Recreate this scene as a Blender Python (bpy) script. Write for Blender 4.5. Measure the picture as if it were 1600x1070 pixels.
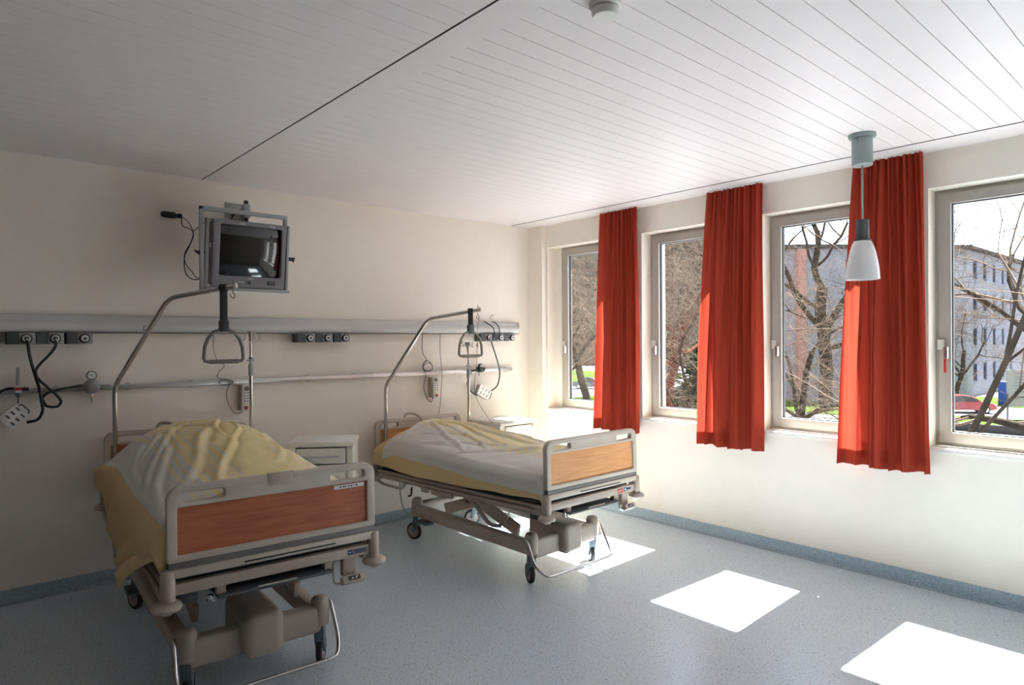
import bpy, bmesh, math, random
from mathutils import Matrix, Vector, noise as mnoise
PI = math.pi
SC = bpy.context.scene
COL = SC.collection
for o in list(bpy.data.objects):
    bpy.data.objects.remove(o)

# ------------------------------------------------------------------ camera
CAM = dict(loc=(-4.624, -4.917, 1.554), yaw=0.725, pitch=-0.003, roll=-0.006, f=1023.65)
def make_camera():
    cd = bpy.data.cameras.new('camera'); co = bpy.data.objects.new('camera', cd); COL.objects.link(co)
    y, p, r = CAM['yaw'], CAM['pitch'], CAM['roll']
    fwd = Vector((math.sin(y)*math.cos(p), math.cos(y)*math.cos(p), math.sin(p)))
    right = Vector((math.cos(y), -math.sin(y), 0)); up = right.cross(fwd)
    rr = right*math.cos(r) + up*math.sin(r); uu = -right*math.sin(r) + up*math.cos(r)
    m = Matrix((rr, uu, -fwd)).transposed().to_4x4(); m.translation = CAM['loc']
    co.matrix_world = m
    cd.sensor_width = 36; cd.lens = CAM['f']/1600*36; cd.clip_start = .05; cd.clip_end = 2000
    SC.camera = co
make_camera()

# ------------------------------------------------------------------ world, sun, exposure
SKY = 3.6
SUN = 76.0
SC.view_settings.view_transform = 'Standard'; SC.view_settings.look = 'None'
SC.view_settings.gamma = 1; SC.view_settings.use_curve_mapping = False
SC.view_settings.exposure = 0.38
SC.cycles.max_bounces = 12; SC.cycles.diffuse_bounces = 8; SC.cycles.transparent_max_bounces = 16
SC.cycles.sample_clamp_indirect = 8; SC.cycles.caustics_reflective = False; SC.cycles.caustics_refractive = False
def make_world():
    w = bpy.data.worlds.new('sky'); SC.world = w; w.use_nodes = True
    nt = w.node_tree; nt.nodes.clear(); N = nt.nodes.new; L = nt.links.new
    out = N('ShaderNodeOutputWorld'); bg = N('ShaderNodeBackground'); tc = N('ShaderNodeTexCoord')
    mp = N('ShaderNodeMapping'); mp.inputs['Scale'].default_value = (1, 1, 3)
    ns = N('ShaderNodeTexNoise'); ns.inputs['Scale'].default_value = 3.2; ns.inputs['Detail'].default_value = 6
    rp = N('ShaderNodeValToRGB'); rp.color_ramp.elements[0].position = .40; rp.color_ramp.elements[1].position = .62
    rp.color_ramp.elements[0].color = (.62, .71, .86, 1); rp.color_ramp.elements[1].color = (.95, .97, 1, 1)
    L(tc.outputs['Generated'], mp.inputs[0]); L(mp.outputs[0], ns.inputs[0]); L(ns.outputs[0], rp.inputs[0])
    L(rp.outputs[0], bg.inputs[0]); L(bg.outputs[0], out.inputs[0]); bg.inputs[1].default_value = SKY
make_world()
def make_sun():
    ld = bpy.data.lights.new('sun', 'SUN'); lo = bpy.data.objects.new('sun', ld); COL.objects.link(lo)
    ld.energy = SUN; ld.angle = math.radians(.6); ld.color = (1, .98, .94)
    d = Vector((-.712, .02, -1)).normalized()
    lo.rotation_euler = d.to_track_quat('-Z', 'Y').to_euler(); lo.location = (6, -2, 9)
make_sun()

# ------------------------------------------------------------------ helpers
def lin(c):
    r = []
    for v in c[:3]:
        v = v/255.
        r.append(v/12.92 if v <= .04045 else ((v+.055)/1.055)**2.4)
    return (r[0], r[1], r[2], 1)
def mat(name, rgb, rough=.5, metal=0., var=.06, vscale=8., bump=0., bscale=60., spec=.5, coat=0., trans=0., coords='Object'):
    m = bpy.data.materials.new(name); m.use_nodes = True
    nt = m.node_tree; N = nt.nodes.new; L = nt.links.new; b = nt.nodes['Principled BSDF']
    b.inputs['Roughness'].default_value = rough; b.inputs['Metallic'].default_value = metal
    b.inputs['Specular IOR Level'].default_value = spec; b.inputs['Coat Weight'].default_value = coat
    b.inputs['Transmission Weight'].default_value = trans
    c = lin(rgb); tc = N('ShaderNodeTexCoord'); ns = N('ShaderNodeTexNoise')
    ns.inputs['Scale'].default_value = vscale; ns.inputs['Detail'].default_value = 4
    rp = N('ShaderNodeValToRGB')
    rp.color_ramp.elements[0].position = .3; rp.color_ramp.elements[1].position = .7
    rp.color_ramp.elements[0].color = tuple(max(0, v*(1-var)) for v in c[:3]) + (1,)
    rp.color_ramp.elements[1].color = tuple(min(1, v*(1+var)) for v in c[:3]) + (1,)
    L(tc.outputs[coords], ns.inputs[0]); L(ns.outputs[0], rp.inputs[0]); L(rp.outputs[0], b.inputs['Base Color'])
    if bump:
        n2 = N('ShaderNodeTexNoise'); n2.inputs['Scale'].default_value = bscale; n2.inputs['Detail'].default_value = 3
        bp = N('ShaderNodeBump'); bp.inputs['Strength'].default_value = bump; bp.inputs['Distance'].default_value = .01
        L(tc.outputs[coords], n2.inputs[0]); L(n2.outputs[0], bp.inputs['Height']); L(bp.outputs[0], b.inputs['Normal'])
    return m
def T(x, y, z): return Matrix.Translation((x, y, z))
def RX(a): return Matrix.Rotation(a, 4, 'X')
def RY(a): return Matrix.Rotation(a, 4, 'Y')
def RZ(a): return Matrix.Rotation(a, 4, 'Z')
def nb(): return bmesh.new()
def box(bm, c, s, bev=0., M=None, seg=2):
    """box centred at c, full size s"""
    t = bmesh.new(); bmesh.ops.create_cube(t, size=1)
    bmesh.ops.scale(t, vec=s, verts=t.verts)
    if bev > 0:
        bmesh.ops.bevel(t, geom=list(t.edges), offset=min(bev, min(s)*.49), segments=seg, profile=.5, affect='EDGES')
    X = T(*c)
    if M is not None: X = M @ X
    bmesh.ops.transform(t, matrix=X, verts=t.verts)
    me = bpy.data.meshes.new('t'); t.to_mesh(me); t.free(); bm.from_mesh(me); bpy.data.meshes.remove(me)
    return bm
def bx(x0, x1, y0, y1, z0, z1, bev=0., bm=None, M=None, seg=2):
    bm = bm or nb()
    return box(bm, ((x0+x1)/2, (y0+y1)/2, (z0+z1)/2), (abs(x1-x0), abs(y1-y0), abs(z1-z0)), bev, M, seg)
def smooth_path(pts, sub=6):
    P = [Vector(p) for p in pts]
    if len(P) < 3: return P
    out = []
    for i in range(len(P)-1):
        a = P[i-1] if i > 0 else P[0]*2-P[1]
        b, c = P[i], P[i+1]
        d = P[i+2] if i+2 < len(P) else P[-1]*2-P[-2]
        for k in range(sub):
            t = k/sub
            out.append(.5*((2*b)+(c-a)*t+(2*a-5*b+4*c-d)*t*t+(3*b-a-3*c+d)*t**3))
    out.append(P[-1]); return out
def round_path(pts, r, n=5):
    """polyline with corners rounded by radius-ish r"""
    P = [Vector(p) for p in pts]; out = [P[0]]
    for i in range(1, len(P)-1):
        a, b, c = P[i-1], P[i], P[i+1]
        d1 = min(r, (a-b).length*.45); d2 = min(r, (c-b).length*.45)
        s = b+(a-b).normalized()*d1; e = b+(c-b).normalized()*d2
        for k in range(n+1):
            t = k/n; out.append(s*(1-t)**2+b*2*t*(1-t)+e*t*t)
    out.append(P[-1]); return out
def tube(bm, pts, r, n=10, closed=False, caps=True):
    P = [Vector(p) for p in pts]; m = len(P)
    rad = r if isinstance(r, (list, tuple)) else [r]*m
    prev = None; rings = []
    for i in range(m):
        if closed: t = (P[(i+1) % m]-P[i-1])
        else: t = P[min(i+1, m-1)]-P[max(i-1, 0)]
        if t.length < 1e-9: t = Vector((0, 0, 1))
        t.normalize()
        if prev is None:
            a = Vector((0, 0, 1)) if abs(t.z) < .9 else Vector((1, 0, 0))
            u = t.cross(a).normalized()
        else:
            u = (prev-t*prev.dot(t)); u = u.normalized() if u.length > 1e-6 else t.orthogonal().normalized()
        prev = u; v = t.cross(u)
        rings.append([bm.verts.new(P[i]+(u*math.cos(2*PI*k/n)+v*math.sin(2*PI*k/n))*rad[i]) for k in range(n)])
    cnt = m if closed else m-1
    for i in range(cnt):
        A, B = rings[i], rings[(i+1) % m]
        for k in range(n):
            bm.faces.new((A[k], A[(k+1) % n], B[(k+1) % n], B[k]))
    if caps and not closed:
        bm.faces.new(rings[0][::-1]); bm.faces.new(rings[-1])
    return bm
def lathe(bm, prof, M=None, n=24):
    """prof: (r,z) list revolved round local z"""
    rings = []
    for r, z in prof:
        if r < 1e-5: rings.append([bm.verts.new((0, 0, z))])
        else: rings.append([bm.verts.new((r*math.cos(2*PI*k/n), r*math.sin(2*PI*k/n), z)) for k in range(n)])
    for A, B in zip(rings, rings[1:]):
        for k in range(n):
            a0, a1 = A[k % len(A)], A[(k+1) % len(A)]; b0, b1 = B[k % len(B)], B[(k+1) % len(B)]
            vs = [a0]
            if a1 is not a0: vs.append(a1)
            if b1 is not b0: vs.append(b1)
            vs.append(b0)
            if len(vs) >= 3 and len(set(vs)) == len(vs):
                bm.faces.new(vs)
    vv = [v for R_ in rings for v in R_]
    if M is not None: bmesh.ops.transform(bm, matrix=M, verts=vv)
    return bm
def cyl(bm, a, b, r, n=16, r2=None):
    a, b = Vector(a), Vector(b)
    return tube(bm, [a, b], [r, r if r2 is None else r2], n)
def curve_mesh(loops, ext, bev=0., M=None):
    """2D outline loops (holes allowed) extruded both ways by ext; returns mesh"""
    cu = bpy.data.curves.new('c', 'CURVE'); cu.dimensions = '2D'; cu.fill_mode = 'BOTH'
    cu.extrude = ext; cu.bevel_depth = bev; cu.bevel_resolution = 2; cu.offset = -bev
    for lp in loops:
        sp = cu.splines.new('POLY'); sp.points.add(len(lp)-1); sp.use_cyclic_u = True
        for i, (x, y) in enumerate(lp): sp.points[i].co = (x, y, 0, 1)
    o = bpy.data.objects.new('c', cu); COL.objects.link(o)
    dg = bpy.context.evaluated_depsgraph_get(); me = bpy.data.meshes.new_from_object(o.evaluated_get(dg))
    bpy.data.objects.remove(o); bpy.data.curves.remove(cu)
    if M is not None: me.transform(M)
    bm = nb(); bm.from_mesh(me); bpy.data.meshes.remove(me)
    bmesh.ops.remove_doubles(bm, verts=bm.verts, dist=1e-5)
    return bm
def text_mesh(s, size, ext=.0004, M=None):
    cu = bpy.data.curves.new('c', 'FONT'); cu.body = s; cu.size = size; cu.extrude = ext
    cu.align_x = 'CENTER'; cu.align_y = 'CENTER'
    o = bpy.data.objects.new('c', cu); COL.objects.link(o)
    dg = bpy.context.evaluated_depsgraph_get(); me = bpy.data.meshes.new_from_object(o.evaluated_get(dg))
    bpy.data.objects.remove(o); bpy.data.curves.remove(cu)
    if M is not None: me.transform(M)
    bm = nb(); bm.from_mesh(me); bpy.data.meshes.remove(me); return bm
XZ = RX(PI/2)      # xy plane drawing -> xz plane, facing -y
def rrect(x0, x1, y0, y1, r, n=6, rs=None):
    """rounded rectangle loop; rs = radii for (bl, br, tr, tl)"""
    rs = rs or (r, r, r, r); out = []
    for (cx, cy, a0, q) in ((x0+rs[0], y0+rs[0], PI, rs[0]), (x1-rs[1], y0+rs[1], 1.5*PI, rs[1]),
                            (x1-rs[2], y1-rs[2], 0, rs[2]), (x0+rs[3], y1-rs[3], .5*PI, rs[3])):
        if q <= 0: out.append((cx, cy)); continue
        for k in range(n+1):
            a = a0+.5*PI*k/n; out.append((cx+q*math.cos(a), cy+q*math.sin(a)))
    return out
def obj(name, bm, m, parent=None, smooth=True, M=None, loc=None, angle=40):
    me = bpy.data.meshes.new(name)
    if M is not None: bmesh.ops.transform(bm, matrix=M, verts=bm.verts)
    bmesh.ops.recalc_face_normals(bm, faces=bm.faces)
    bm.to_mesh(me); bm.free()
    for mm in (m if isinstance(m, (list, tuple)) else [m]): me.materials.append(mm)
    if smooth:
        me.shade_smooth(); me.set_sharp_from_angle(angle=math.radians(angle))
    o = bpy.data.objects.new(name, me); COL.objects.link(o)
    if parent is not None: o.parent = parent
    if loc is not None: o.location = loc
    return o
def thing(name, label, cat, loc=(0, 0, 0), rz=0., group=None):
    o = bpy.data.objects.new(name, None); COL.objects.link(o); o.empty_display_size = .1
    o.location = loc; o.rotation_euler = (0, 0, rz); o['label'] = label; o['category'] = cat
    if group: o['group'] = group
    return o
def tag(o, label, cat, group=None, kind=None):
    o['label'] = label; o['category'] = cat
    if group: o['group'] = group
    if kind: o['kind'] = kind
    return o
def struct(name, bm, m, parent=None, smooth=False, M=None, loc=None):
    o = obj(name, bm, m, parent, smooth, M, loc)
    if parent is None: o['kind'] = 'structure'
    return o

# ------------------------------------------------------------------ materials
m_wall = mat('cream wall paint', (235, 227, 215), .75, var=.015, bump=.25, bscale=260, coords='Object')
m_wallfar = mat('darkened unseen wall', (140, 132, 120), .75, var=.015)  # unseen walls, tone darkened to cut bounce so the left side falls off
m_reveal = mat('white paint', (238, 234, 226), .6, var=.01, bump=.1, bscale=200)
m_ceil = mat('white ceiling lacquer', (232, 225, 224), .5, var=.01, spec=.4)
m_dark = mat('dark gap', (40, 34, 32), .8)
m_black = mat('black plastic', (24, 26, 27), .4)
m_blackfab = mat('black webbing', (30, 32, 32), .8)
m_chrome = mat('chrome', (205, 203, 200), .16, 1.)
m_steel = mat('brushed steel', (178, 174, 170), .32, 1.)
m_alu = mat('window aluminium', (168, 163, 155), .45, .15, var=.03)
m_beige = mat('beige enamel', (174, 160, 146), .42)
m_board = mat('grey beige plastic', (188, 176, 162), .45)
m_boardg = mat('darker grey strip', (112, 106, 102), .5)
m_matt = mat('grey mattress cover', (120, 122, 122), .7)
m_rubber = mat('rubber', (42, 40, 40), .7)
m_hub = mat('wheel hub', (150, 136, 130), .5)
m_teal = mat('blue grey plastic', (92, 106, 112), .4)
m_white = mat('white plastic', (226, 224, 218), .4)
m_cream = mat('cream laminate', (222, 216, 200), .45)
m_grey = mat('grey enamel', (150, 152, 152), .45)
m_dgrey = mat('dark grey enamel', (74, 78, 80), .5)
m_channel = mat('channel enamel', (196, 194, 192), .4, var=.02)
m_hose = mat('dark green hose', (28, 42, 38), .45)
m_cable = mat('grey cable', (92, 88, 84), .5)
m_bcable = mat('beige cable', (188, 178, 160), .5)
m_tv = mat('television shell', (112, 110, 114), .45, var=.08, vscale=200)
m_lampmetal = mat('lamp enamel', (140, 152, 150), .35, .2)
m_red = mat('red plastic', (186, 40, 40), .4)
m_yellow = mat('yellow plastic', (226, 190, 70), .4)
m_blue = mat('blue print', (40, 62, 120), .5)
m_paper = mat('white paper', (235, 235, 232), .7)
m_carred = mat('car paint red', (120, 22, 26), .25, coat=.6)
m_cargrey = mat('car paint grey', (62, 64, 66), .25, coat=.6)
m_carglass = mat('car glass', (26, 32, 38), .08)

def wood_mat(name, a, b):
    m = bpy.data.materials.new(name); m.use_nodes = True
    nt = m.node_tree; N = nt.nodes.new; L = nt.links.new; bs = nt.nodes['Principled BSDF']
    bs.inputs['Roughness'].default_value = .42
    tc = N('ShaderNodeTexCoord'); mp = N('ShaderNodeMapping'); mp.inputs['Scale'].default_value = (3, 20, 45)
    n1 = N('ShaderNodeTexNoise'); n1.inputs['Scale'].default_value = 1.6; n1.inputs['Detail'].default_value = 8; n1.inputs['Distortion'].default_value = .4
    rp = N('ShaderNodeValToRGB'); rp.color_ramp.elements[0].position = .3; rp.color_ramp.elements[1].position = .72
    rp.color_ramp.elements[0].color = lin(a); rp.color_ramp.elements[1].color = lin(b)
    L(tc.outputs['Object'], mp.inputs[0]); L(mp.outputs[0], n1.inputs[0]); L(n1.outputs[0], rp.inputs[0]); L(rp.outputs[0], bs.inputs['Base Color'])
    return m
m_wood1 = wood_mat('cherry laminate', (158, 84, 56), (186, 108, 74))
m_wood2 = wood_mat('beech laminate', (196, 134, 84), (222, 164, 110))

def floor_mat(name, base, rough):
    m = bpy.data.materials.new(name); m.use_nodes = True
    nt = m.node_tree; N = nt.nodes.new; L = nt.links.new; b = nt.nodes['Principled BSDF']
    b.inputs['Roughness'].default_value = rough; b.inputs['Specular IOR Level'].default_value = .5
    tc = N('ShaderNodeTexCoord'); cur = None
    n0 = N('ShaderNodeTexNoise'); n0.inputs['Scale'].default_value = 90; n0.inputs['Detail'].default_value = 3
    L(tc.outputs['Object'], n0.inputs[0])
    r0 = N('ShaderNodeValToRGB'); r0.color_ramp.elements[0].position = .35; r0.color_ramp.elements[1].position = .65
    r0.color_ramp.elements[0].color = lin([v*.93 for v in base]); r0.color_ramp.elements[1].color = lin([min(255, v*1.05) for v in base])
    L(n0.outputs[0], r0.inputs[0]); cur = r0.outputs[0]
    for sc, th, colr, seed in ((85, .13, (84, 92, 102), 0), (55, .09, (58, 66, 76), 3.1), (75, .11, (214, 220, 224), 7.7)):
        mp = N('ShaderNodeMapping'); mp.inputs['Location'].default_value = (seed, seed*2, seed)
        vo = N('ShaderNodeTexVoronoi'); vo.inputs['Scale'].default_value = sc
        lt = N('ShaderNodeMath'); lt.operation = 'LESS_THAN'; lt.inputs[1].default_value = th*1.6
        rnd = N('ShaderNodeSeparateColor'); gt = N('ShaderNodeMath'); gt.operation = 'GREATER_THAN'; gt.inputs[1].default_value = .55
        mu = N('ShaderNodeMath'); mu.operation = 'MULTIPLY'
        mx = N('ShaderNodeMix'); mx.data_type = 'RGBA'; mx.inputs['B'].default_value = lin(colr)
        L(tc.outputs['Object'], mp.inputs[0]); L(mp.outputs[0], vo.inputs['Vector']); L(vo.outputs['Distance'], lt.inputs[0])
        L(vo.outputs['Color'], rnd.inputs[0]); L(rnd.outputs[0], gt.inputs[0]); L(lt.outputs[0], mu.inputs[0]); L(gt.outputs[0], mu.inputs[1])
        L(mu.outputs[0], mx.inputs['Factor']); L(cur, mx.inputs['A']); cur = mx.outputs['Result']
    L(cur, b.inputs['Base Color'])
    return m
m_floor = floor_mat('speckled vinyl', (198, 209, 219), .30)
m_skirt = floor_mat('speckled vinyl skirting', (150, 168, 180), .45)

def thin_mat(name, rgb, t, rough=.8):
    """woven cloth that lets some light through"""
    m = bpy.data.materials.new(name); m.use_nodes = True
    nt = m.node_tree; N = nt.nodes.new; L = nt.links.new; nt.nodes.clear()
    out = N('ShaderNodeOutputMaterial'); d = N('ShaderNodeBsdfDiffuse'); tr = N('ShaderNodeBsdfTranslucent'); mx = N('ShaderNodeMixShader')
    tc = N('ShaderNodeTexCoord'); ns = N('ShaderNodeTexNoise'); ns.inputs['Scale'].default_value = 400
    rp = N('ShaderNodeValToRGB'); c = lin(rgb)
    rp.color_ramp.elements[0].color = tuple(v*.85 for v in c[:3])+(1,); rp.color_ramp.elements[1].color = tuple(min(1, v*1.12) for v in c[:3])+(1,)
    L(tc.outputs['Object'], ns.inputs[0]); L(ns.outputs[0], rp.inputs[0])
    L(rp.outputs[0], d.inputs[0]); L(rp.outputs[0], tr.inputs[0]); mx.inputs[0].default_value = t
    L(d.outputs[0], mx.inputs[1]); L(tr.outputs[0], mx.inputs[2]); L(mx.outputs[0], out.inputs[0])
    return m
m_curtain = thin_mat('red orange curtain', (168, 66, 50), .25)

def glass_mat(name):
    m = bpy.data.materials.new(name); m.use_nodes = True
    nt = m.node_tree; N = nt.nodes.new; L = nt.links.new; nt.nodes.clear()
    out = N('ShaderNodeOutputMaterial'); t = N('ShaderNodeBsdfTransparent'); g = N('ShaderNodeBsdfGlossy'); mx = N('ShaderNodeMixShader')
    lw = N('ShaderNodeLayerWeight'); lw.inputs[0].default_value = .5
    pw = N('ShaderNodeMath'); pw.operation = 'POWER'; pw.inputs[1].default_value = 4.
    ml = N('ShaderNodeMath'); ml.operation = 'MULTIPLY_ADD'; ml.inputs[1].default_value = .6; ml.inputs[2].default_value = .04
    L(lw.outputs['Facing'], pw.inputs[0]); L(pw.outputs[0], ml.inputs[0])
    t.inputs[0].default_value = (.93, .95, .95, 1); g.inputs['Roughness'].default_value = .01
    L(ml.outputs[0], mx.inputs[0]); L(t.outputs[0], mx.inputs[1]); L(g.outputs[0], mx.inputs[2]); L(mx.outputs[0], out.inputs[0])
    return m
m_glass = glass_mat('window glass')
m_screen = mat('picture tube glass', (10, 12, 14), .06, spec=.9, var=0)
m_shade = mat('opal glass', (248, 247, 248), .25, trans=.15)
m_clear = mat('clear plastic', (220, 216, 214), .25, trans=.7)

# ------------------------------------------------------------------ room shell
H = 2.70; XW = -6.2; YF = -6.3
WT, WB, XR = 2.479, .877, .129         # window opening top, bottom, depth of reveal
OPEN = [(-.240, -1.12), (-1.404, -2.22), (-2.503, -3.32), (-3.591, -4.41), (-4.69, -5.51)]
WALLT = .34
def build_shell():
    struct('floor', bx(XW, 0, YF, 0, -.1, 0), m_floor)
    struct('wall_back', bx(XW-.2, WALLT, 0, .2, -.1, H+.3), m_wall)
    struct('wall_left', bx(XW-.2, XW, YF, 0, -.1, H+.3), m_wallfar)
    struct('wall_front', bx(XW-.2, WALLT, YF-.2, YF, -.1, H+.3), m_wallfar)
    # window wall with openings
    bm = nb()
    bx(0, WALLT, YF, 0, -.1, WB-.025, 0, bm); bx(0, WALLT, YF, 0, WT, H+.3, 0, bm)
    ys = [0]
    for a, b in OPEN: ys += [a, b]
    ys.append(YF)
    for i in range(0, len(ys), 2):
        bx(0, WALLT, ys[i+1], ys[i], WB-.025, WT, 0, bm)
    struct('wall_right', bm, m_wall)
    # reveals are plastered the same colour; the wall mesh carries them
    # corner boxing
    struct('trim_1', bx(-.051, 0, -.214, 0, 0, H), m_wall)
    # skirting of the same vinyl turned up the wall
    def skirt(name, pts):
        bm = nb(); prof = [(0, .087), (.004, .089), (.006, .085), (.007, .03), (.014, .012), (.03, .0035), (.03, 0), (0, 0)]
        rows = []
        for (x, y, nx, ny) in pts:
            rows.append([bm.verts.new((x+nx*a, y+ny*a, z)) for a, z in prof])
        for A, B in zip(rows, rows[1:]):
            for k in range(len(prof)-1): bm.faces.new((A[k], A[k+1], B[k+1], B[k]))
        struct(name, bm, m_skirt, smooth=True)
    skirt('baseboard_back', [(XW, 0, 0, -1), (-.051, 0, 0, -1)])
    skirt('baseboard_right', [(0, -.214, -1, 0), (0, YF, -1, 0)])
    skirt('baseboard_left', [(XW, YF, 1, 0), (XW, 0, 1, 0)])
    # plank ceiling
    bm = nb(); t = .015
    bx(-.262, 0, YF, 0, H, H+t, 0, bm)                    # smooth border by the windows
    bx(-3.185, -3.05, YF, 0, H, H+t, 0, bm)                # smooth strip by the joint
    y = 0.; pitch = .103
    while y > YF:
        y2 = max(y-pitch+.0028, YF)
        bx(-3.05, -.284, y2, y, H, H+t, 0, bm); bx(XW, -3.195, max(y-pitch+.0015, YF), y, H, H+t, 0, bm)
        y -= pitch
    struct('ceiling', bm, m_ceil)
    struct('ceiling_backing', bx(XW, WALLT, YF, 0, H+.02, H+.3), m_boardg)
    struct('trim_3', bx(-3.196, -3.184, YF, 0, H+.002, H+.02), m_dark); struct('trim_4', bx(-.283, -.263, YF, 0, H+.001, H+.014), m_dark)
    bm = bx(XW, -.051, -.012, 0, H-.006, H)
    struct('trim_2', bm, m_ceil)
build_shell()

def build_window(i, a, b):
    """opening from y=a (far) to y=b (near)"""
    fa = a if i > 1 else -.316
    root = struct('window_%d' % i, nb(), m_alu)
    me = root.data
    # frame: outer frame and casement in stepped profiles
    bm = curve_mesh([rrect(b, fa, WB, WT, 0, rs=(0, 0, 0, 0)), rrect(b+.03, fa-.03, WB+.03, WT-.03, 0, rs=(0, 0, 0, 0))], .03, .002)
    M = Matrix(((0, 0, 1, XR+.035), (1, 0, 0, 0), (0, 1, 0, 0), (0, 0, 0, 1)))
    bmesh.ops.transform(bm, matrix=M, verts=bm.verts); bmesh.ops.recalc_face_normals(bm, faces=bm.faces); bm.to_mesh(me); bm.free()
    bm = curve_mesh([rrect(b+.022, fa-.022, WB+.022, WT-.022, 0, rs=(0, 0, 0, 0)), rrect(b+.088, fa-.088, WB+.088, WT-.088, 0, rs=(0, 0, 0, 0))], .028, .004)
    cs = obj('casement', bm, m_alu, root, M=Matrix(((0, 0, 1, XR+.02), (1, 0, 0, 0), (0, 1, 0, 0), (0, 0, 0, 1))))
    bm = curve_mesh([rrect(b+.084, fa-.084, WB+.084, WT-.084, 0, rs=(0, 0, 0, 0)), rrect(b+.094, fa-.094, WB+.094, WT-.094, 0, rs=(0, 0, 0, 0))], .012, 0)
    obj('gasket', bm, m_black, cs, M=Matrix(((0, 0, 1, XR+.028), (1, 0, 0, 0), (0, 1, 0, 0), (0, 0, 0, 1))))
    obj('pane', bx(XR+.026, XR+.030, b+.086, fa-.086, WB+.086, WT-.086), m_glass, root, smooth=False)
    # handle on the far stile
    zc = 1.50; yh = fa-.035
    bm = bx(XR-.022, XR-.008, yh-.019, yh+.019, zc-.02, zc+.045, .004)
    hd = obj('handle_base', bm, m_white, root)
    obj('lever', bx(XR-.055, XR-.022, yh-.045, yh-.018, zc-.075, zc+.0, .006), m_steel, hd)
    # sill board, flush with the wall and slightly proud
    obj('sill', bx(-.012, XR+.01, b-.0, a+.0, WB-.026, WB-.001, .003), m_reveal, root)
    obj('outer_sill', bx(XR+.06, WALLT+.06, b, a, WB-.05, WB-.02), m_alu, root)
    if fa != a:   # plaster fillet beside the first frame
        obj('reveal', bx(XR-.001, XR+.07, fa, a, WB, WT), m_reveal, root)
for i, (a, b) in enumerate(OPEN): build_window(i+1, a, b)
obj('key_tag', bx(.085, .088, -3.66, -3.648, 1.34, 1.47), m_red, bpy.data.objects['window_4'])

# ------------------------------------------------------------------ curtains
def curtain(label, top, bot, z0, seed):
    rnd = random.Random(seed); nu, nv = 220, 40; bm = nb(); rows = []
    ph = [rnd.uniform(0, 6.28) for _ in range(8)]; zt = 2.690
    for j in range(nv+1):
        v = j/nv; z = zt+(z0-zt)*v; flare = v**.8
        ya = top[0]+(bot[0]-top[0])*flare; yb = top[1]+(bot[1]-top[1])*flare
        row = []
        for i in range(nu+1):
            u = i/nu
            w = u+.012*math.sin(2*PI*3*u+ph[0])*(1-v*.5)
            fine = math.sin(2*PI*13*w+ph[1])+.5*math.sin(2*PI*23*w+ph[2])
            broad = math.sin(2*PI*5.2*w+ph[3]+.9*v)+.6*math.sin(2*PI*8.5*w+ph[4]-.8*v)
            k = min(1, v*1.6)
            d = .016*fine*(1-.7*k)+.040*broad*(.25+.75*k)
            d = max(-.022, min(.058, d))
            side = .018*math.cos(2*PI*5.2*w+ph[3]+.9*v)*k
            row.append(bm.verts.new((-.100+d, ya+(yb-ya)*u+side, z+(.006*math.sin(9*u+ph[6]) if j == nv else 0))))
        rows.append(row)
    for A, B in zip(rows, rows[1:]):
        for i in range(nu): bm.faces.new((A[i], A[i+1], B[i+1], B[i]))
    root = thing('curtain', label, 'curtain', (0, 0, 0), group='red curtains along the windows')
    bmesh.ops.recalc_face_normals(bm, faces=bm.faces)
    obj('cloth', bm, m_curtain, root, angle=180)
    # hem: a doubled band at the foot, following the same folds
    bm = nb(); hr = []
    for j in range(nv-2, nv+1):
        hr.append([bm.verts.new(Vector((-.0018, 0, 0))+Vector(v_)) for v_ in [root.children[0].data.vertices[j*(nu+1)+i].co for i in range(nu+1)]])
    for A, B in zip(hr, hr[1:]):
        for i in range(nu): bm.faces.new((A[i], A[i+1], B[i+1], B[i]))
    obj('hem', bm, m_curtain, root, angle=180)
    bm = nb(); bx(-.115, -.075, top[1]+.01, top[0]-.01, 2.690, 2.70, .002, bm)
    obj('curtain_track', bm, m_white, root)
curtain('narrowest red-orange curtain, hanging beside the first window at the corner', (-1.035, -1.436), (-.945, -1.446), .745, 3)
curtain('red-orange curtain hanging between the second and third windows', (-2.122, -2.566), (-2.022, -2.545), .728, 5)
curtain('widest red-orange curtain, hanging behind the pendant lamp', (-3.185, -3.59), (-3.098, -3.636), .722, 8)

# ------------------------------------------------------------------ ceiling things
def pendant():
    r = thing('pendant_lamp', 'grey pendant lamp with white opal glass shade hanging in front of the widest curtain', 'lamp', (-.7, -3.467, 2.7))
    bm = nb(); lathe(bm, [(0, 0), (.071, 0), (.071, -.012), (.066, -.022), (0, -.022)]); obj('ceiling_rose', bm, m_lampmetal, r)
    bm = nb(); lathe(bm, [(0, -.02), (.054, -.02), (.054, -.172), (.050, -.176), (0, -.176)])
    for a in (0, PI):
        cyl(bm, (.052*math.cos(a), .052*math.sin(a), -.05), (.062*math.cos(a), .062*math.sin(a), -.05), .004, 8)
    obj('canopy', bm, m_lampmetal, r)
    bm = nb(); cyl(bm, (0, 0, -.17), (0, 0, -.49), .0055, 10); obj('rod', bm, m_grey, r)
    bm = nb(); lathe(bm, [(0, -.48), (.034, -.48), (.034, -.59), (.046, -.592), (.046, -.598), (0, -.598)]); obj('socket', bm, m_dgrey, r)
    bm = nb()
    pr = [(.030, -.597), (.045, -.600), (.056, -.625), (.067, -.665), (.077, -.715), (.084, -.765), (.087, -.815), (.084, -.815), (.081, -.765), (.074, -.715), (.064, -.665), (.052, -.625), (.040, -.604)]
    lathe(bm, pr, n=40); obj('lamp_shade', bm, m_shade, r)
pendant()
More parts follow.
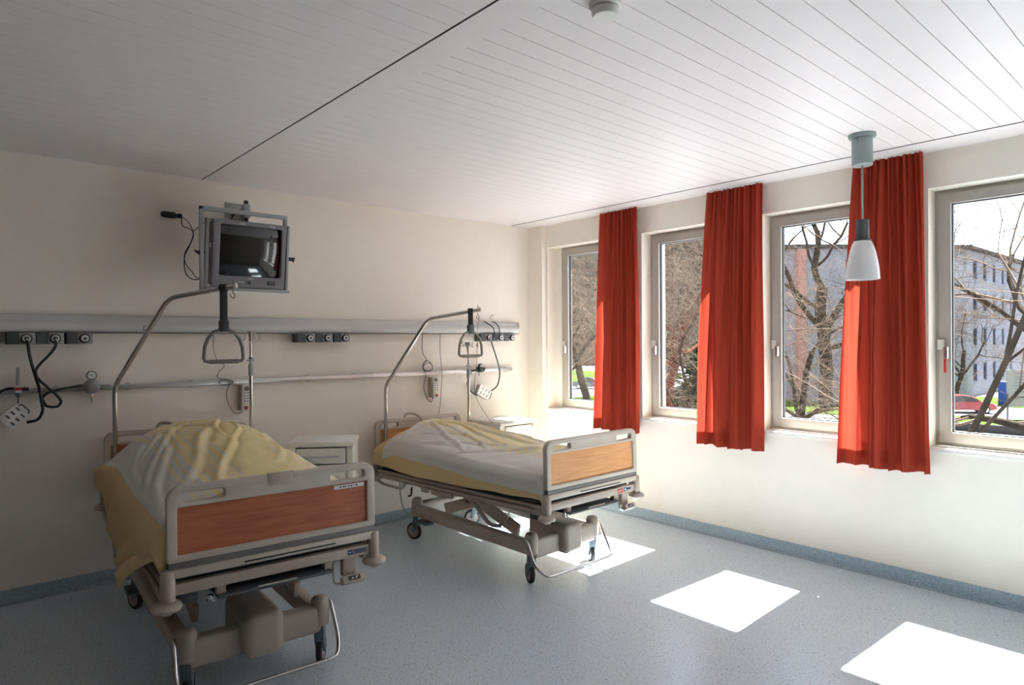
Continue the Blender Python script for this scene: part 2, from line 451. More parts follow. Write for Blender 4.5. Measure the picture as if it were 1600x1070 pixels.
def detector():
    r = thing('smoke_detector', 'white round smoke detector on the ceiling at the top edge', 'smoke detector', (-2.90, -3.46, 2.70))
    bm = nb(); lathe(bm, [(0, 0), (.055, 0), (.055, -.012), (.048, -.018), (0, -.018)], n=32); obj('detector_base', bm, m_white, r)
    bm = nb(); lathe(bm, [(.038, -.018), (.046, -.022), (.046, -.036), (.040, -.046), (0, -.050)], n=32); obj('detector_head', bm, m_white, r)
detector()

# ------------------------------------------------------------------ wall services on the back wall
def channel():
    r = thing('bedhead_channel', 'long grey horizontal supply channel on the wall above both beds', 'wall channel', (0, 0, 0))
    x0, x1 = XW, -.25
    prof = [(-.002, 1.735), (-.035, 1.735), (-.050, 1.728), (-.058, 1.718), (-.062, 1.70), (-.075, 1.69), (-.088, 1.672), (-.092, 1.65), (-.086, 1.632), (-.07, 1.622), (-.002, 1.622)]
    bm = nb(); A = [bm.verts.new((x0, a, z)) for a, z in prof]; B = [bm.verts.new((x1, a, z)) for a, z in prof]
    for k in range(len(prof)-1): bm.faces.new((A[k], A[k+1], B[k+1], B[k]))
    bm.faces.new(A); bm.faces.new(B[::-1]); obj('housing', bm, m_channel, r)
    obj('lower_edge', bx(x0, x1, -.072, -.004, 1.615, 1.622), m_boardg, r)
    obj('end_cap', bx(x1, x1+.006, -.09, -.001, 1.62, 1.735, .002), m_white, r)
    for x in (-3.57, -1.40):
        bm = nb(); tube(bm, smooth_path([(x, -.092, 1.665), (x-.012, -.105, 1.66), (x-.015, -.105, 1.64), (x, -.092, 1.632)]), .0025, 6); obj('hook', bm, m_dgrey, r)
channel()
def outlet(x, label, group):
    r = thing('gas_outlet', label, 'gas outlet', (x, -.075, 1.583), group=group)
    obj('housing', bx(-.034, .045, -.030, .075, -.034, .034, .003), m_grey, r)
    obj('dark_cover', bx(-.092, -.034, -.026, .075, -.034, .034, .002), m_dgrey, r)
    M = T(0, -.030, 0) @ RX(PI/2)
    bm = nb(); lathe(bm, [(.029, 0), (.029, .012), (.026, .018), (.021, .018), (.021, .004), (0, .004)], M, 28); obj('bezel', bm, m_black, r)
    bm = nb(); lathe(bm, [(.0205, 0), (.0205, .020), (.017, .023), (.010, .023), (.009, .014), (0, .014)], M, 28); d = obj('dial', bm, m_white, r)
    bm = nb(); lathe(bm, [(.0085, .013), (.0085, .025), (.004, .026), (0, .020)], M, 16); obj('socket_core', bm, m_dgrey, d)
where = ['left of the foreground bed, hose plugged in, nearest the edge', 'left of the foreground bed, hose plugged in, middle one', 'left of the foreground bed, with nothing plugged in']
for x, w in zip((-4.204, -4.063, -3.912), where): outlet(x, 'round gas outlet '+w, 'gas outlets left of the first bed')
for x, w in zip((-2.443, -2.298, -2.147), ('leftmost', 'middle', 'rightmost')): outlet(x, w+' of the three gas outlets between the beds under the channel', 'gas outlets between the beds')
for x, w in zip((-.658, -.510, -.365), ('with the hose plugged in', 'under the hanging loop of tube', 'nearest the room corner')): outlet(x, 'gas outlet above the right bedside cabinet, '+w, 'gas outlets beside the corner')

def wall_rail():
    r = thing('equipment_rail', 'thin steel equipment rail along the wall behind both bed heads', 'wall rail')
    obj('bar', bx(XW, -.305, -.046, -.034, 1.253, 1.284, .002), m_steel, r)
    for x in (-5.2, -4.05, -3.66, -3.27, -2.42, -2.02, -1.86, -.98, -.62, -.36):
        bm = nb(); cyl(bm, (x, 0, 1.268), (x, -.036, 1.268), .011, 12); cyl(bm, (x, 0, 1.268), (x, -.006, 1.268), .024, 16); obj('standoff', bm, m_steel, r)
wall_rail()
def hose(name, label, pts, r, m, cat='hose', n=10, y=-.14, y_end=None):
    P = []
    for i, p in enumerate(pts):
        P.append((p[0], p[2] if len(p) > 2 else y, p[1]))
    bm = nb(); tube(bm, smooth_path(P), r, n); o = obj(name, bm, m); return tag(o, label, cat)
hose('pressure_hose', 'dark green hose hanging from the leftmost outlet down to the perforated holder', [(-4.204, 1.572, -.12), (-4.200, 1.54, -.16), (-4.191, 1.478), (-4.167, 1.367), (-4.147, 1.290), (-4.137, 1.212), (-4.132, 1.152), (-4.155, 1.103), (-4.205, 1.088, -.12)], .0085, m_hose)
hose('pressure_hose', 'dark green hose looping from the second outlet to the pressure regulator', [(-4.063, 1.572, -.12), (-4.066, 1.54, -.155), (-4.090, 1.493), (-4.139, 1.434), (-4.162, 1.393), (-4.157, 1.350, -.16), (-4.112, 1.296, -.165), (-4.063, 1.242), (-4.040, 1.202), (-4.060, 1.173), (-4.106, 1.176), (-4.122, 1.199, -.115), (-4.128, 1.229, -.11), (-4.098, 1.257, -.11), (-4.034, 1.275, -.10), (-3.923, 1.291, -.09)], .008, m_hose)
hose('pressure_hose', 'short dark hose running off the left photo edge along the wall rail', [(-4.60, 1.17, -.08), (-4.42, 1.22, -.08), (-4.339, 1.264, -.08), (-4.300, 1.287, -.08), (-4.262, 1.289, -.08)], .008, m_hose)
def plug(x, label):
    r = thing('hose_plug', label, 'plug', (x, -.118, 1.583), group='plugs in the gas outlets')
    bm = nb(); cyl(bm, (0, -.012, 0), (0, .012, 0), .013, 14); obj('plug_body', bm, m_black, r)
    bm = nb(); cyl(bm, (0, -.006, 0), (.006, -.012, -.032), .008, 12); obj('ferrule', bm, m_steel, r)
plug(-4.204, 'black hose plug in the leftmost gas outlet'); plug(-4.063, 'black hose plug in the second gas outlet from the left edge'); plug(-.658, 'black hose plug in the outlet above the right cabinet')
def regulator():
    r = thing('pressure_regulator', 'grey round pressure regulator with a dial gauge on the wall rail', 'regulator', (-3.873, -.085, 1.28))
    M = RX(PI/2)
    bm = nb(); lathe(bm, [(.020, -.045), (.040, -.035), (.046, -.01), (.044, .018), (.030, .034), (.012, .038), (0, .038)], M, 28); obj('regulator_body', bm, m_grey, r)
    bm = nb(); lathe(bm, [(.028, -.01), (.028, .012), (.024, .014), (.024, .010), (0, .010)], T(0, 0, .071) @ M, 28); g = obj('gauge', bm, m_dgrey, r)
    bm = nb(); lathe(bm, [(.0235, .0105), (0, .0105)], T(0, 0, .071) @ M, 28); obj('gauge_face', bm, m_paper, g)
    bm = nb(); cyl(bm, (-.012, -.0125, .077), (.010, -.0125, .066), .0016, 6); obj('needle', bm, m_black, g)
    bm = nb(); cyl(bm, (0, 0, .04), (0, 0, .05), .007, 10); obj('gauge_stem', bm, m_steel, r)
    bm = nb(); cyl(bm, (.035, .01, .005), (.10, .01, .005), .007, 10); obj('side_fitting', bm, m_steel, r)
    bm = nb()
    lathe(bm, [(0, -.04), (.012, -.04), (.012, -.05), (.006, -.052), (.006, -.062), (.009, -.064), (.009, -.072), (.004, -.076), (.004, -.088), (.0065, -.09), (.003, -.104), (0, -.104)]); obj('hose_nozzle', bm, m_chrome, r)
regulator()
def flowmeter(x, y, z, label, k=1.):
    r = thing('flow_meter', label, 'flow meter', (x, y, z), group='oxygen flow meters')
    bm = nb(); lathe(bm, [(0, .02), (.011, .02), (.009, .12), (.006, .13), (0, .13)]); obj('glass_tube', bm, m_clear, r)
    obj('meter_body', bx(-.016, .016, -.016, .016, -.02, .022, .004), m_white, r)
    obj('red_band', bx(-.017, .017, -.017, -.015, -.006, .012), m_red, r)
    bm = nb(); cyl(bm, (.016, 0, 0), (.05, 0, 0), .010, 14); obj('valve_knob', bm, m_hose, r)
    bm = nb(); lathe(bm, [(0, -.02), (.014, -.02), (.014, -.035), (.008, -.045), (.004, -.05), (.004, -.085), (0, -.085)]); obj('outlet_stem', bm, m_teal, r)
flowmeter(-4.243, -.08, 1.283, 'slim flow meter with red band on the rail at the left photo edge')
def holder(c, ang, w, h, label, y):
    r = thing('catheter_holder', label, 'wall holder', (c[0], y, c[1]))
    M = RY(ang)
    loops = [rrect(-w/2, w/2, -h/2, h/2, .012)]
    for i in (-1, 0, 1):
        for j in (-1, 1):
            loops.append(rrect(i*w*.27-.005+(.01 if j > 0 else 0), i*w*.27+.005+(.01 if j > 0 else 0), j*h*.22-.014, j*h*.22+.014, .004))
    bm = curve_mesh(loops, .008, .001, XZ)
    obj('perforated_front', bm, m_white, r, M=M)
    obj('inner_box', bx(-w*.46, w*.46, .010, .055, -h*.46, h*.46, .008), m_grey, r, M=M)
    bm = nb(); tube(bm, round_path([(w*.4, 0, h*.3), (w*.62, 0, h*.3), (w*.62, 0, -h*.3), (w*.4, 0, -h*.3)], .012), .004, 8); obj('side_grip', bm, m_teal, r, M=M)
holder((-4.263, 1.122), math.radians(-42), .12, .105, 'tilted grey-white perforated holder hanging at the left photo edge', -.09)
holder((-.715, 1.068), math.radians(28), .15, .105, 'tilted white perforated holder hanging beside the right drip pole', -.10)
hose('pressure_hose', 'black hose dropping from the right outlets to the white holder', [(-.650, 1.555, -.13), (-.634, 1.494), (-.578, 1.355), (-.551, 1.241), (-.580, 1.129), (-.640, 1.075, -.12)], .006, m_hose)
hose('pressure_hose', 'black hose curving below the rail behind the right drip pole', [(-.872, 1.262, -.11), (-.928, 1.219), (-.944, 1.159), (-.921, 1.109), (-.860, 1.057), (-.790, 1.045, -.10)], .006, m_hose)
hose('oxygen_tube', 'short dark tube loop hanging over the channel end near the corner', [(-.665, 1.738, -.05), (-.64, 1.70, -.11), (-.617, 1.669, -.13), (-.609, 1.600), (-.585, 1.572), (-.560, 1.585), (-.543, 1.657, -.13), (-.554, 1.715, -.10), (-.56, 1.737, -.05)], .005, m_black, 'tube')
hose('oxygen_tube', 'thin pale tube arching above the channel end near the corner', [(-.566, 1.742, -.05), (-.60, 1.765, -.07), (-.632, 1.776, -.10), (-.70, 1.787, -.2), (-.80, 1.79, -.35)], .003, m_bcable, 'tube')
def suction():
    r = thing('suction_regulator', 'small dark green regulator with knobs on the rail by the right drip pole', 'regulator', (-.755, -.10, 1.285))
    obj('valve_body', bx(-.03, .03, -.02, .03, -.028, .022, .008), m_hose, r)
    bm = nb(); cyl(bm, (-.10, 0, -.012), (-.03, 0, -.004), .010, 12); cyl(bm, (-.02, 0, .02), (-.012, 0, .048), .011, 12); cyl(bm, (-.012, 0, .046), (.012, 0, .046), .007, 10); obj('tap', bm, m_hose, r)
    bm = nb(); cyl(bm, (.03, 0, 0), (.045, -.01, -.005), .016, 14); obj('knob', bm, m_black, r)
    bm = nb(); cyl(bm, (-.018, 0, -.028), (-.018, 0, -.06), .006, 10); obj('nozzle', bm, m_steel, r)
suction()
def remote(x, z, tilt, label):
    r = thing('nurse_call_handset', label, 'call handset', (x, -.052, z), group='nurse call handsets on the wall')
    M = RY(tilt)
    obj('cradle', bx(-.034, .010, -.006, .045, -.088, .095, .008), m_bcable, r, M=M)
    obj('handset', bx(-.027, .030, -.024, -.002, -.092, .098, .010), m_white, r, M=M)
    hs = r.children[-1]
    bm = nb(); lathe(bm, [(.018, 0), (.018, .003), (0, .003)], M @ T(.002, -.024, .070) @ RX(PI/2), 20); obj('speaker', bm, m_boardg, hs)
    for j in range(5):
        for i in (-1, 1):
            obj('button', bx(i*.011-.005+.002, i*.011+.005+.002, -.027, -.023, .040-j*.020-.004, .040-j*.020+.004, .001), m_yellow if j == 4 else m_dgrey, hs, M=M)
    bm = nb(); lathe(bm, [(.014, 0), (.014, .005), (0, .006)], M @ T(.002, -.024, -.068) @ RX(PI/2), 20); obj('call_button', bm, m_red, hs)
remote(-2.918, 1.146, math.radians(2), 'white nurse call handset with red button beside the left drip pole')
remote(-1.246, 1.136, math.radians(-3), 'white nurse call handset with red button on wall behind the right bed')
def cord(label, pts, r=.0025, m=None):
    hose('cord', label, pts, r, m or m_cable, 'cord', 8, -.03)
cord('thin cord from the channel down past the left lifting handle to the rail', [(-3.123, 1.622, -.02), (-3.126, 1.513), (-3.106, 1.436), (-3.053, 1.386), (-3.088, 1.346), (-3.107, 1.309, -.055), (-3.076, 1.290, -.058), (-3.025, 1.282, -.056), (-3.000, 1.268, -.056), (-3.03, 1.249, -.054), (-3.085, 1.252, -.054), (-3.09, 1.278, -.056), (-3.05, 1.290, -.056), (-3.025, 1.261, -.056), (-3.046, 1.192, -.05), (-3.034, 1.114, -.05), (-2.985, 1.039, -.05), (-2.937, 1.048, -.05)])
cord('thin cord from the channel, coiled above the rail over the right bed', [(-1.350, 1.622, -.02), (-1.361, 1.548), (-1.358, 1.454), (-1.316, 1.389), (-1.345, 1.365), (-1.37, 1.33, -.05), (-1.352, 1.292, -.055), (-1.30, 1.285, -.058), (-1.267, 1.31, -.055), (-1.275, 1.345, -.05), (-1.315, 1.36, -.05), (-1.36, 1.335, -.05), (-1.355, 1.30, -.056), (-1.315, 1.29, -.058), (-1.275, 1.30, -.056), (-1.268, 1.33, -.05), (-1.30, 1.375, -.04), (-1.338, 1.37, -.05), (-1.372, 1.32, -.052), (-1.345, 1.27, -.058), (-1.338, 1.249, -.055), (-1.360, 1.151, -.05), (-1.332, 1.056, -.05), (-1.283, 1.008, -.05), (-1.262, 1.05, -.05)], .0032)
cord('straight thin cord hanging from the channel behind the right headboard', [(-1.157, 1.622, -.02), (-1.168, 1.475), (-1.163, 1.30, -.045), (-1.160, 1.260, -.052), (-1.156, 1.140), (-1.169, 0.985), (-1.184, 0.905), (-1.186, .75)])
cord('long thin cord hanging from the right lifting pole hook to the cabinet', [(-1.262, 1.735, -.72), (-1.20, 1.668, -.62), (-1.196, 1.391, -.6), (-1.212, 1.10, -.6), (-1.03, .86, -.58), (-1.0, .853, -.57)], .002)

# ------------------------------------------------------------------ television on its bracket
def television():
    r = thing('television', 'grey tube television tilted down from its wall bracket', 'television', (-3.065, -.585, 2.12))
    M = RX(math.radians(8))
    W, Hh = .235, .215
    outer = rrect(-W, W, -Hh, Hh, .012); inner = rrect(-W+.045, W-.030, -Hh+.075, Hh-.03, .012)
    bm = curve_mesh([outer, inner], .014, .004, XZ); obj('bezel', bm, m_tv, r, M=M @ T(0, .014, 0))
    # bulged screen
    bm = nb(); nx, nz = 16, 14; g = []
    for j in range(nz+1):
        row = []
        for i in range(nx+1):
            u, v = i/nx*2-1, j/nz*2-1
            row.append(bm.verts.new((.0075+u*(W-.0365), -.008+.022*u*u+.014*v*v, .0225+v*(Hh-.0515))))
        g.append(row)
    for A, B in zip(g, g[1:]):
        for i in range(nx): bm.faces.new((A[i], A[i+1], B[i+1], B[i]))
    obj('screen', bm, m_screen, r, M=M, angle=180)
    # tapering rear shell
    bm = nb(); rings = []
    for (y, sx, z0, z1) in ((.028, W-.004, -Hh+.004, Hh-.004), (.12, W-.012, -Hh+.006, Hh-.012), (.20, W-.05, -Hh+.01, Hh-.05), (.33, W-.09, -Hh+.03, Hh-.10), (.37, W-.10, -Hh+.05, Hh-.12)):
        rings.append([bm.verts.new((x, y, z)) for x, z in rrect(-sx, sx, z0, z1, .02, 3)])
    for A, B in zip(rings, rings[1:]):
        n = len(A)
        for k in range(n): bm.faces.new((A[k], A[(k+1) % n], B[(k+1) % n], B[k]))
    bm.faces.new(rings[0]); bm.faces.new(rings[-1][::-1]); obj('rear_shell', bm, m_black, r, M=M)
    obj('brand_lettering', text_mesh('PHILIPS', .012, M=XZ), m_paper, r, smooth=False, M=M @ T(.01, -.0055, -.152))
    bm = nb(); bx(-.075, -.028, -.007, -.0035, -.179, -.174, 0, bm); obj('slot_label', bm, m_paper, r, M=M)
    bm = nb(); bx(-.08, -.01, -.006, -.003, -.183, -.171, .002, bm); cyl(bm, (0, -.0, -.179), (0, -.007, -.179), .010, 14); obj('jack_socket', bm, m_black, r, M=M)
    bm = nb(); bx(.02, .09, -.0052, -.003, -.180, -.177, 0, bm); obj('control_strip', bm, m_boardg, r, M=M)
    bm = nb(); bx(.118, .175, -.0062, -.002, -.190, -.163, .002, bm); pn = obj('sensor_window', bm, m_black, r, M=M)
    bm = nb(); bx(.124, .168, -.0072, -.006, -.174, -.171, 0, bm); obj('display_line', bm, m_teal, pn, M=M)
    for x in (-.055, .135):
        obj('clip', bx(x-.019, x+.019, -.008, .0, Hh-.026, Hh-.010, .002), m_grey, r, M=M)
    obj('side_label', bx(-W-.001, -W+.004, .035, .055, .03, .06), m_paper, r, M=M)
television()
def tv_bracket():
    r = thing('television_bracket', 'grey steel wall bracket frame carrying the television', 'bracket', (-3.065, -.55, 2.15))
    s = .024
    bm = nb()
    bx(-.30, .262, -.012, .012, .235, .261, .003, bm)     # top bar
    bx(-.30, -.276, -.012, .012, -.285, .261, .003, bm)   # left post
    bx(.238, .262, -.012, .012, .155, .236, .003, bm)
    obj('outer_frame', bm, m_grey, r)
    bm = nb(); M = RX(math.radians(6))
    bx(-.268, -.250, -.02, .02, -.245, .19, .003, bm, M=M); bx(.250, .268, -.02, .02, -.245, .19, .003, bm, M=M)
    bx(-.268, .268, -.05, .10, -.262, -.243, .003, bm, M=M)
    obj('cradle', bm, m_grey, r)
    for sgn in (-1, 1):
        bm = nb(); cyl(bm, (sgn*.27, 0, -.03), (sgn*.305, 0, -.03), .012, 12); cyl(bm, (sgn*.30, -.008, -.045), (sgn*.32, .02, -.02), .007, 8)
        obj('tilt_knob', bm, m_black, r)
    bm = nb(); cyl(bm, (.0, .03, .19), (.0, .03, .335), .014, 16); pv = obj('pivot_post', bm, m_black, r)
    obj('pivot_sleeve', bx(-.020, .020, .008, .052, .222, .312, .004), m_grey, pv)
    bm = nb(); bx(-.017, .017, 0, .50, -.04, .04, .004, bm, M=T(0, .045, .265) @ RZ(math.radians(-11))); obj('swing_arm', bm, m_grey, r)
    obj('wall_plate', bx(.03, .165, .540, .548, .285, .415, .006), m_grey, r)
    obj('rear_hinge', bx(.075, .125, .50, .542, .21, .33, .004), m_dgrey, r)
    bm = nb()
    for x, z in ((.045, .40), (.15, .40), (.045, .30), (.15, .30)): cyl(bm, (x, .54, z), (x, .534, z), .006, 8)
    obj('screw', bm, m_chrome, r)
tv_bracket()
def wall_plug():
    r = thing('power_plug', 'black mains plug in the wall left of the television', 'plug', (-3.41, -.03, 2.425))
    bm = nb(); lathe(bm, [(0, -.05), (.014, -.048), (.022, -.03), (.022, .03), (.016, .046), (0, .048)], RY(PI/2), 18); obj('plug_body', bm, m_black, r)
    bm = nb(); lathe(bm, [(0, .05), (.010, .05), (.017, .062), (.017, .072), (.010, .084), (0, .086)], RY(PI/2), 14); obj('plug_neck', bm, m_black, r)
    obj('socket_plate', bx(-.05, .12, .018, .0295, -.03, .03, .004), m_wall, r)
wall_plug()
hose('power_cable', 'black cable hanging in a loop from the wall plug to the television', [(-3.331, 2.424, -.03), (-3.323, 2.359), (-3.271, 2.339), (-3.255, 2.297), (-3.284, 2.216), (-3.313, 2.144), (-3.309, 2.039), (-3.265, 1.994), (-3.228, 1.992, -.1), (-3.16, 2.0, -.2)], .0035, m_black, 'cable', 8, -.035)
hose('aerial_cable', 'second thin black cable twisting beside the television power cable', [(-3.341, 2.425, -.03), (-3.294, 2.387), (-3.262, 2.321), (-3.274, 2.250, -.042), (-3.315, 2.168), (-3.312, 2.099), (-3.267, 2.041), (-3.239, 1.999, -.08), (-3.17, 2.02, -.2)], .003, m_black, 'cable', 8, -.05)
hose('aerial_cable', 'short thin black cable running up to the bracket frame', [(-3.262, 2.317, -.04), (-3.24, 2.35, -.10), (-3.224, 2.369, -.2), (-3.23, 2.375, -.35)], .003, m_black, 'cable', 8, -.05)

# ------------------------------------------------------------------ hospital beds
BL = 1.96                      # local distance from footboard to headboard
def board_loops():
    W, zb, zt = .435, .655, .952
    lo = [rrect(-W, W, zb, zt, .05, 8, rs=(.012, .012, .058, .058))]
    for s in (-1, 1):
        a, b = sorted((s*.222, s*.382)); lo.append(rrect(a, b, .886, .922, .012))
    lo.append(rrect(-.397, .397, .682, .868, .004, 2))
    return lo
def end_board(name, root, wood, M):
    bm = curve_mesh(board_loops(), .012, .006, XZ); b = obj(name, bm, m_board, root, M=M)
    obj('wood_panel', bx(-.399, .399, -.006, .010, .680, .870), wood, b, smooth=False, M=M)
    bm = nb(); bx(-.430, .430, -.016, .016, .630, .656, .003, bm); obj('dark_strip', bm, m_boardg, b, M=M)
    bm = nb(); bx(-.436, .436, -.024, .022, .596, .631, .006, bm); s = obj('lower_beam', bm, m_board, b, M=M)
    bm = nb(); bx(-.15, .24, -.0255, -.020, .607, .614, .002, bm); obj('slot', bm, m_black, s, M=M)
    return b
def caster(root, x, y, ang):
    M = T(x, y, 0) @ RZ(ang)
    bm = nb(); cyl(bm, (0, 0, .185), (0, 0, .205), .024, 18); c = obj('caster', bm, m_chrome, root, M=M)
    bm = nb(); M2 = M
    # hooded fork
    pr = [(-.026, .188), (.026, .188), (.030, .15), (.034, .095), (.030, .062), (.022, .052), (.006, .075), (-.018, .12)]
    me = curve_mesh([[(a, z) for a, z in pr]], .020, .003, XZ)
    f = obj('fork', me, m_teal, c, M=M2)
    wc = T(.030, 0, .0665) @ RX(PI/2)
    bm = nb(); lathe(bm, [(.050, -.014), (.060, -.014), (.0655, -.009), (.0665, 0), (.0655, .009), (.060, .014), (.050, .014)], M2 @ wc, 32); obj('tyre', bm, m_rubber, c)
    bm = nb(); lathe(bm, [(0, -.019), (.008, -.019), (.012, -.012), (.034, -.010), (.046, -.013), (.051, -.012), (.051, .012), (.046, .013), (.034, .010), (.012, .012), (.008, .019), (0, .019)], M2 @ wc, 32); obj('hub', bm, m_hub, c)
    bm = nb(); tube(bm, [(.02, -.012, .165), (.055, -.012, .185), (.06, .0, .186), (.055, .012, .185), (.02, .012, .165)], .003, 6); obj('brake_tab', bm, m_chrome, c, M=M2)
def make_bed(label, loc, rz, dz, tilt, wood, first):
    root = thing('hospital_bed', label, 'bed', loc, rz, 'hospital beds')
    U = T(0, 0, dz) @ T(0, 0, .6) @ RX(-tilt) @ T(0, 0, -.6)
    fb = end_board('footboard', root, wood, U)
    hb = end_board('headboard', root, wood, U @ T(0, BL, 0))
    if first:
        obj('name_strip', bx(.242, .384, -.0085, -.006, .845, .862), m_paper, fb, smooth=False, M=U)
        ns_ = fb.children[-1]
        bm = nb()
        for k, w_ in enumerate((.008, .012, .006, .010, .010, .005, .012)):
            bx(.268+k*.0125, .268+k*.0125+w_*.85, -.0092, -.0083, .8505+.0008*(k % 2), .8565, 0, bm)
        obj('strip_print', bm, m_black, ns_, smooth=False, M=U)
        obj('card_holder', bx(-.052, .054, -.020, .0, .905, .957, .003), m_beige, fb, M=U)
    # cross beam with badges, corner sleeves with bumper discs
    bm = nb(); bx(-.405, .405, -.012, .030, .528, .572, .004, bm); cb = obj('front_beam', bm, m_beige, root, M=U)
    if first:
        obj('badge', bx(.302, .326, -.0135, -.0125, .541, .563), m_blue, cb, smooth=False, M=U)
        bm = curve_mesh([[(-.008, .002), (-.003, -.004), (.008, .005), (.002, .001), (-.001, .0), (-.005, .004)]], .0004, 0, XZ)
        obj('bird_mark', bm, m_paper, cb, smooth=False, M=U @ T(.314, -.0142, .5515))
        obj('badge_plate', bx(.330, .398, -.0135, -.0125, .541, .563), m_teal, cb, smooth=False, M=U)
        obj('badge_lettering', text_mesh('Hill-Rom', .016, M=XZ), m_blue, cb, smooth=False, M=U @ T(.364, -.0142, .5515))
    else:
        obj('red_badge', bx(.225, .280, -.0135, -.0125, .536, .562), m_red, cb, smooth=False, M=U)
        bm = nb(); bx(.231, .274, -.0142, -.0134, .550, .553, 0, bm); bx(.231, .262, -.0142, -.0134, .543, .545, 0, bm)
        obj('badge_print', bm, m_paper, cb, smooth=False, M=U)
        obj('badge', bx(.294, .318, -.0135, -.0125, .540, .564), m_blue, cb, smooth=False, M=U)
        bm = curve_mesh([rrect(-.006, .006, -.007, .007, .004)], .0004, 0, XZ)
        obj('badge_mark', bm, m_paper, cb, smooth=False, M=U @ T(.306, -.0142, .552))
        bm = nb()
        for k in range(5): bx(.322+k*.009, .328+k*.009, -.0142, -.0128, .546, .559, 0, bm)
        obj('badge_lettering', bm, m_blue, cb, smooth=False, M=U)
    for yy in (0, BL):
        for s in (-1, 1):
            bm = nb(); lathe(bm, [(0, .628), (.022, .628), (.027, .620), (.027, .508), (.024, .504), (0, .504)], U @ T(s*.430, yy-.004, 0), 24)
            sl = obj('corner_sleeve', bm, m_beige, root)
            bm = nb(); lathe(bm, [(0, .512), (.040, .510), (.052, .500), (.055, .490), (.050, .480), (.032, .476), (.018, .462), (0, .462)], U @ T(s*.434, yy-.006, 0), 28)
            obj('bumper_disc', bm, m_beige, sl)
    bm = nb(); bx(-.405, .405, BL-.03, BL+.012, .50, .572, .004, bm); obj('rear_beam', bm, m_beige, root, M=U)
    # linen tray and its brackets
    bm = nb(); bx(-.255, .225, -.035, .20, .484, .497, .006, bm); tr = obj('linen_tray', bm, m_dgrey, root, M=U)
    bm = nb(); cyl(bm, (-.10, -.038, .502), (.06, -.038, .502), .0045, 8); obj('tray_grip', bm, m_chrome, tr, M=U)
    for x in (-.235, .215):
        bm = nb(); bx(x-.018, x+.018, -.004, .03, .492, .53, .002, bm); obj('tray_bracket', bm, m_beige, root, M=U)
    bm = nb(); cyl(bm, (-.275, 0, .50), (-.275, 0, .478), .011, 12); cyl(bm, (-.275, 0, .480), (-.275, 0, .474), .016, 12); obj('knob', bm, m_chrome, root, M=U)
    # foot-end control box
    bm = nb(); bx(.283, .345, -.002, .030, .445, .53, .003, bm); ct = obj('control_post', bm, m_beige, root, M=U)
    bm = nb(); box(bm, (0, 0, 0), (.108, .040, .034), .005, M=T(.318, -.030, .437) @ RX(math.radians(-32))); bxo = obj('control_box', bm, m_beige, ct, M=U)
    M3 = T(.318, -.030, .437) @ RX(math.radians(-32))
    bm = nb(); box(bm, (0, -.0205, 0), (.056, .001, .020), 0, M=M3); obj('symbol_plate', bm, m_black, ct, smooth=False, M=U)
    bm = curve_mesh([[(-.016, -.004), (-.006, -.004), (-.003, .0), (-.010, .003)], [(.004, .005), (.007, 0), (.006, -.005), (.009, -.005), (.011, 0), (.020, .005), (.018, .007), (.010, .003)]], .0004, 0, XZ)
    obj('symbol', bm, m_paper, ct, smooth=False, M=U @ M3 @ T(0, -.0216, 0))
    bm = nb(); tube(bm, round_path([(.262, .01, .53), (.236, 0, .52), (.232, -.02, .43), (.262, -.028, .425)], .015), .0045, 8); obj('wire_loop', bm, m_chrome, ct, M=U)
    # mattress frame: paired side tubes, platform, lower guard tube, mechanism
    for s in (-1, 1):
        bm = nb()
        tube(bm, round_path([(s*.425, .02, .548), (s*.425, BL-.02, .548)], .03), .013, 10)
        tube(bm, round_path([(s*.437, .10, .520), (s*.437, 1.72, .520), (s*.437, 1.90, .525)], .03), .011, 10)
        sr = obj('side_rail', bm, m_beige, root, M=U)
        bm = nb(); tube(bm, round_path([(s*.40, 1.97, .545), (s*.44, 1.96, .49), (s*.443, 1.86, .455), (s*.443, 1.56, .450), (s*.435, 1.52, .50)], .05), .011, 10); obj('guard_tube', bm, m_beige, root, M=U)
        bm = nb(); bx(s*.40, s*.418, .05, 1.92, .49, .54, .003, bm)
        for y0, y1 in ((.95, 1.20), (1.25, 1.33)):
            bx(s*.40, s*.425, y0, y1, .46, .50, .004, bm)
        obj('frame_beam', bm, m_beige, root, M=U)
    bm = nb(); bx(-.405, .405, .05, 1.90, .552, .575, .006, bm)
    obj('mattress_platform', bm, m_dgrey, root, M=U)
    bm = nb(); bx(-.420, .420, .07, 1.90, .576, .675, .04, bm, seg=4)
    obj('mattress', bm, m_matt, root, M=U)
    bm = nb()
    bx(-.30, -.22, .30, .62, .46, .52, .006, bm); cyl(bm, (-.30, .45, .50), (-.20, 1.05, .40), .018, 12); bx(-.38, -.30, .10, .20, .45, .52, .004, bm)
    obj('lift_actuator', bm, m_dgrey, root, M=U)
    bm = nb(); tube(bm, smooth_path([(-.36, .90, .50), (-.37, .75, .44), (-.36, .62, .34), (-.30, .56, .32)]), .014, 10); tube(bm, smooth_path([(-.40, .35, .50), (-.39, .42, .38), (-.34, .5, .32)]), .004, 8)
    obj('mechanism_link', bm, m_beige, root, M=U)
    # chassis
    CX, HWD = -.022, .293
    bm = nb()
    for yy in (.25, 1.54):
        bx(CX-HWD, CX+HWD, yy-.038, yy+.038, .165, .295, .024, bm, seg=4)
    for s in (-1, 1):
        bx(CX+s*HWD-.035, CX+s*HWD+.035, .25, 1.54, .19, .275, .014, bm, seg=3)
        for yy in (.25, 1.54):
            lathe(bm, [(0, .335), (.018, .334), (.034, .326), (.043, .306), (.045, .28), (.044, .20), (0, .20)], T(CX+s*HWD, yy, 0), 24)
    obj('chassis', bm, m_beige, root)
    bm = nb(); bx(-.100, .075, .150, .52, .155, .352, .042, bm, seg=6); mc = obj('motor_cover', bm, m_beige, root)
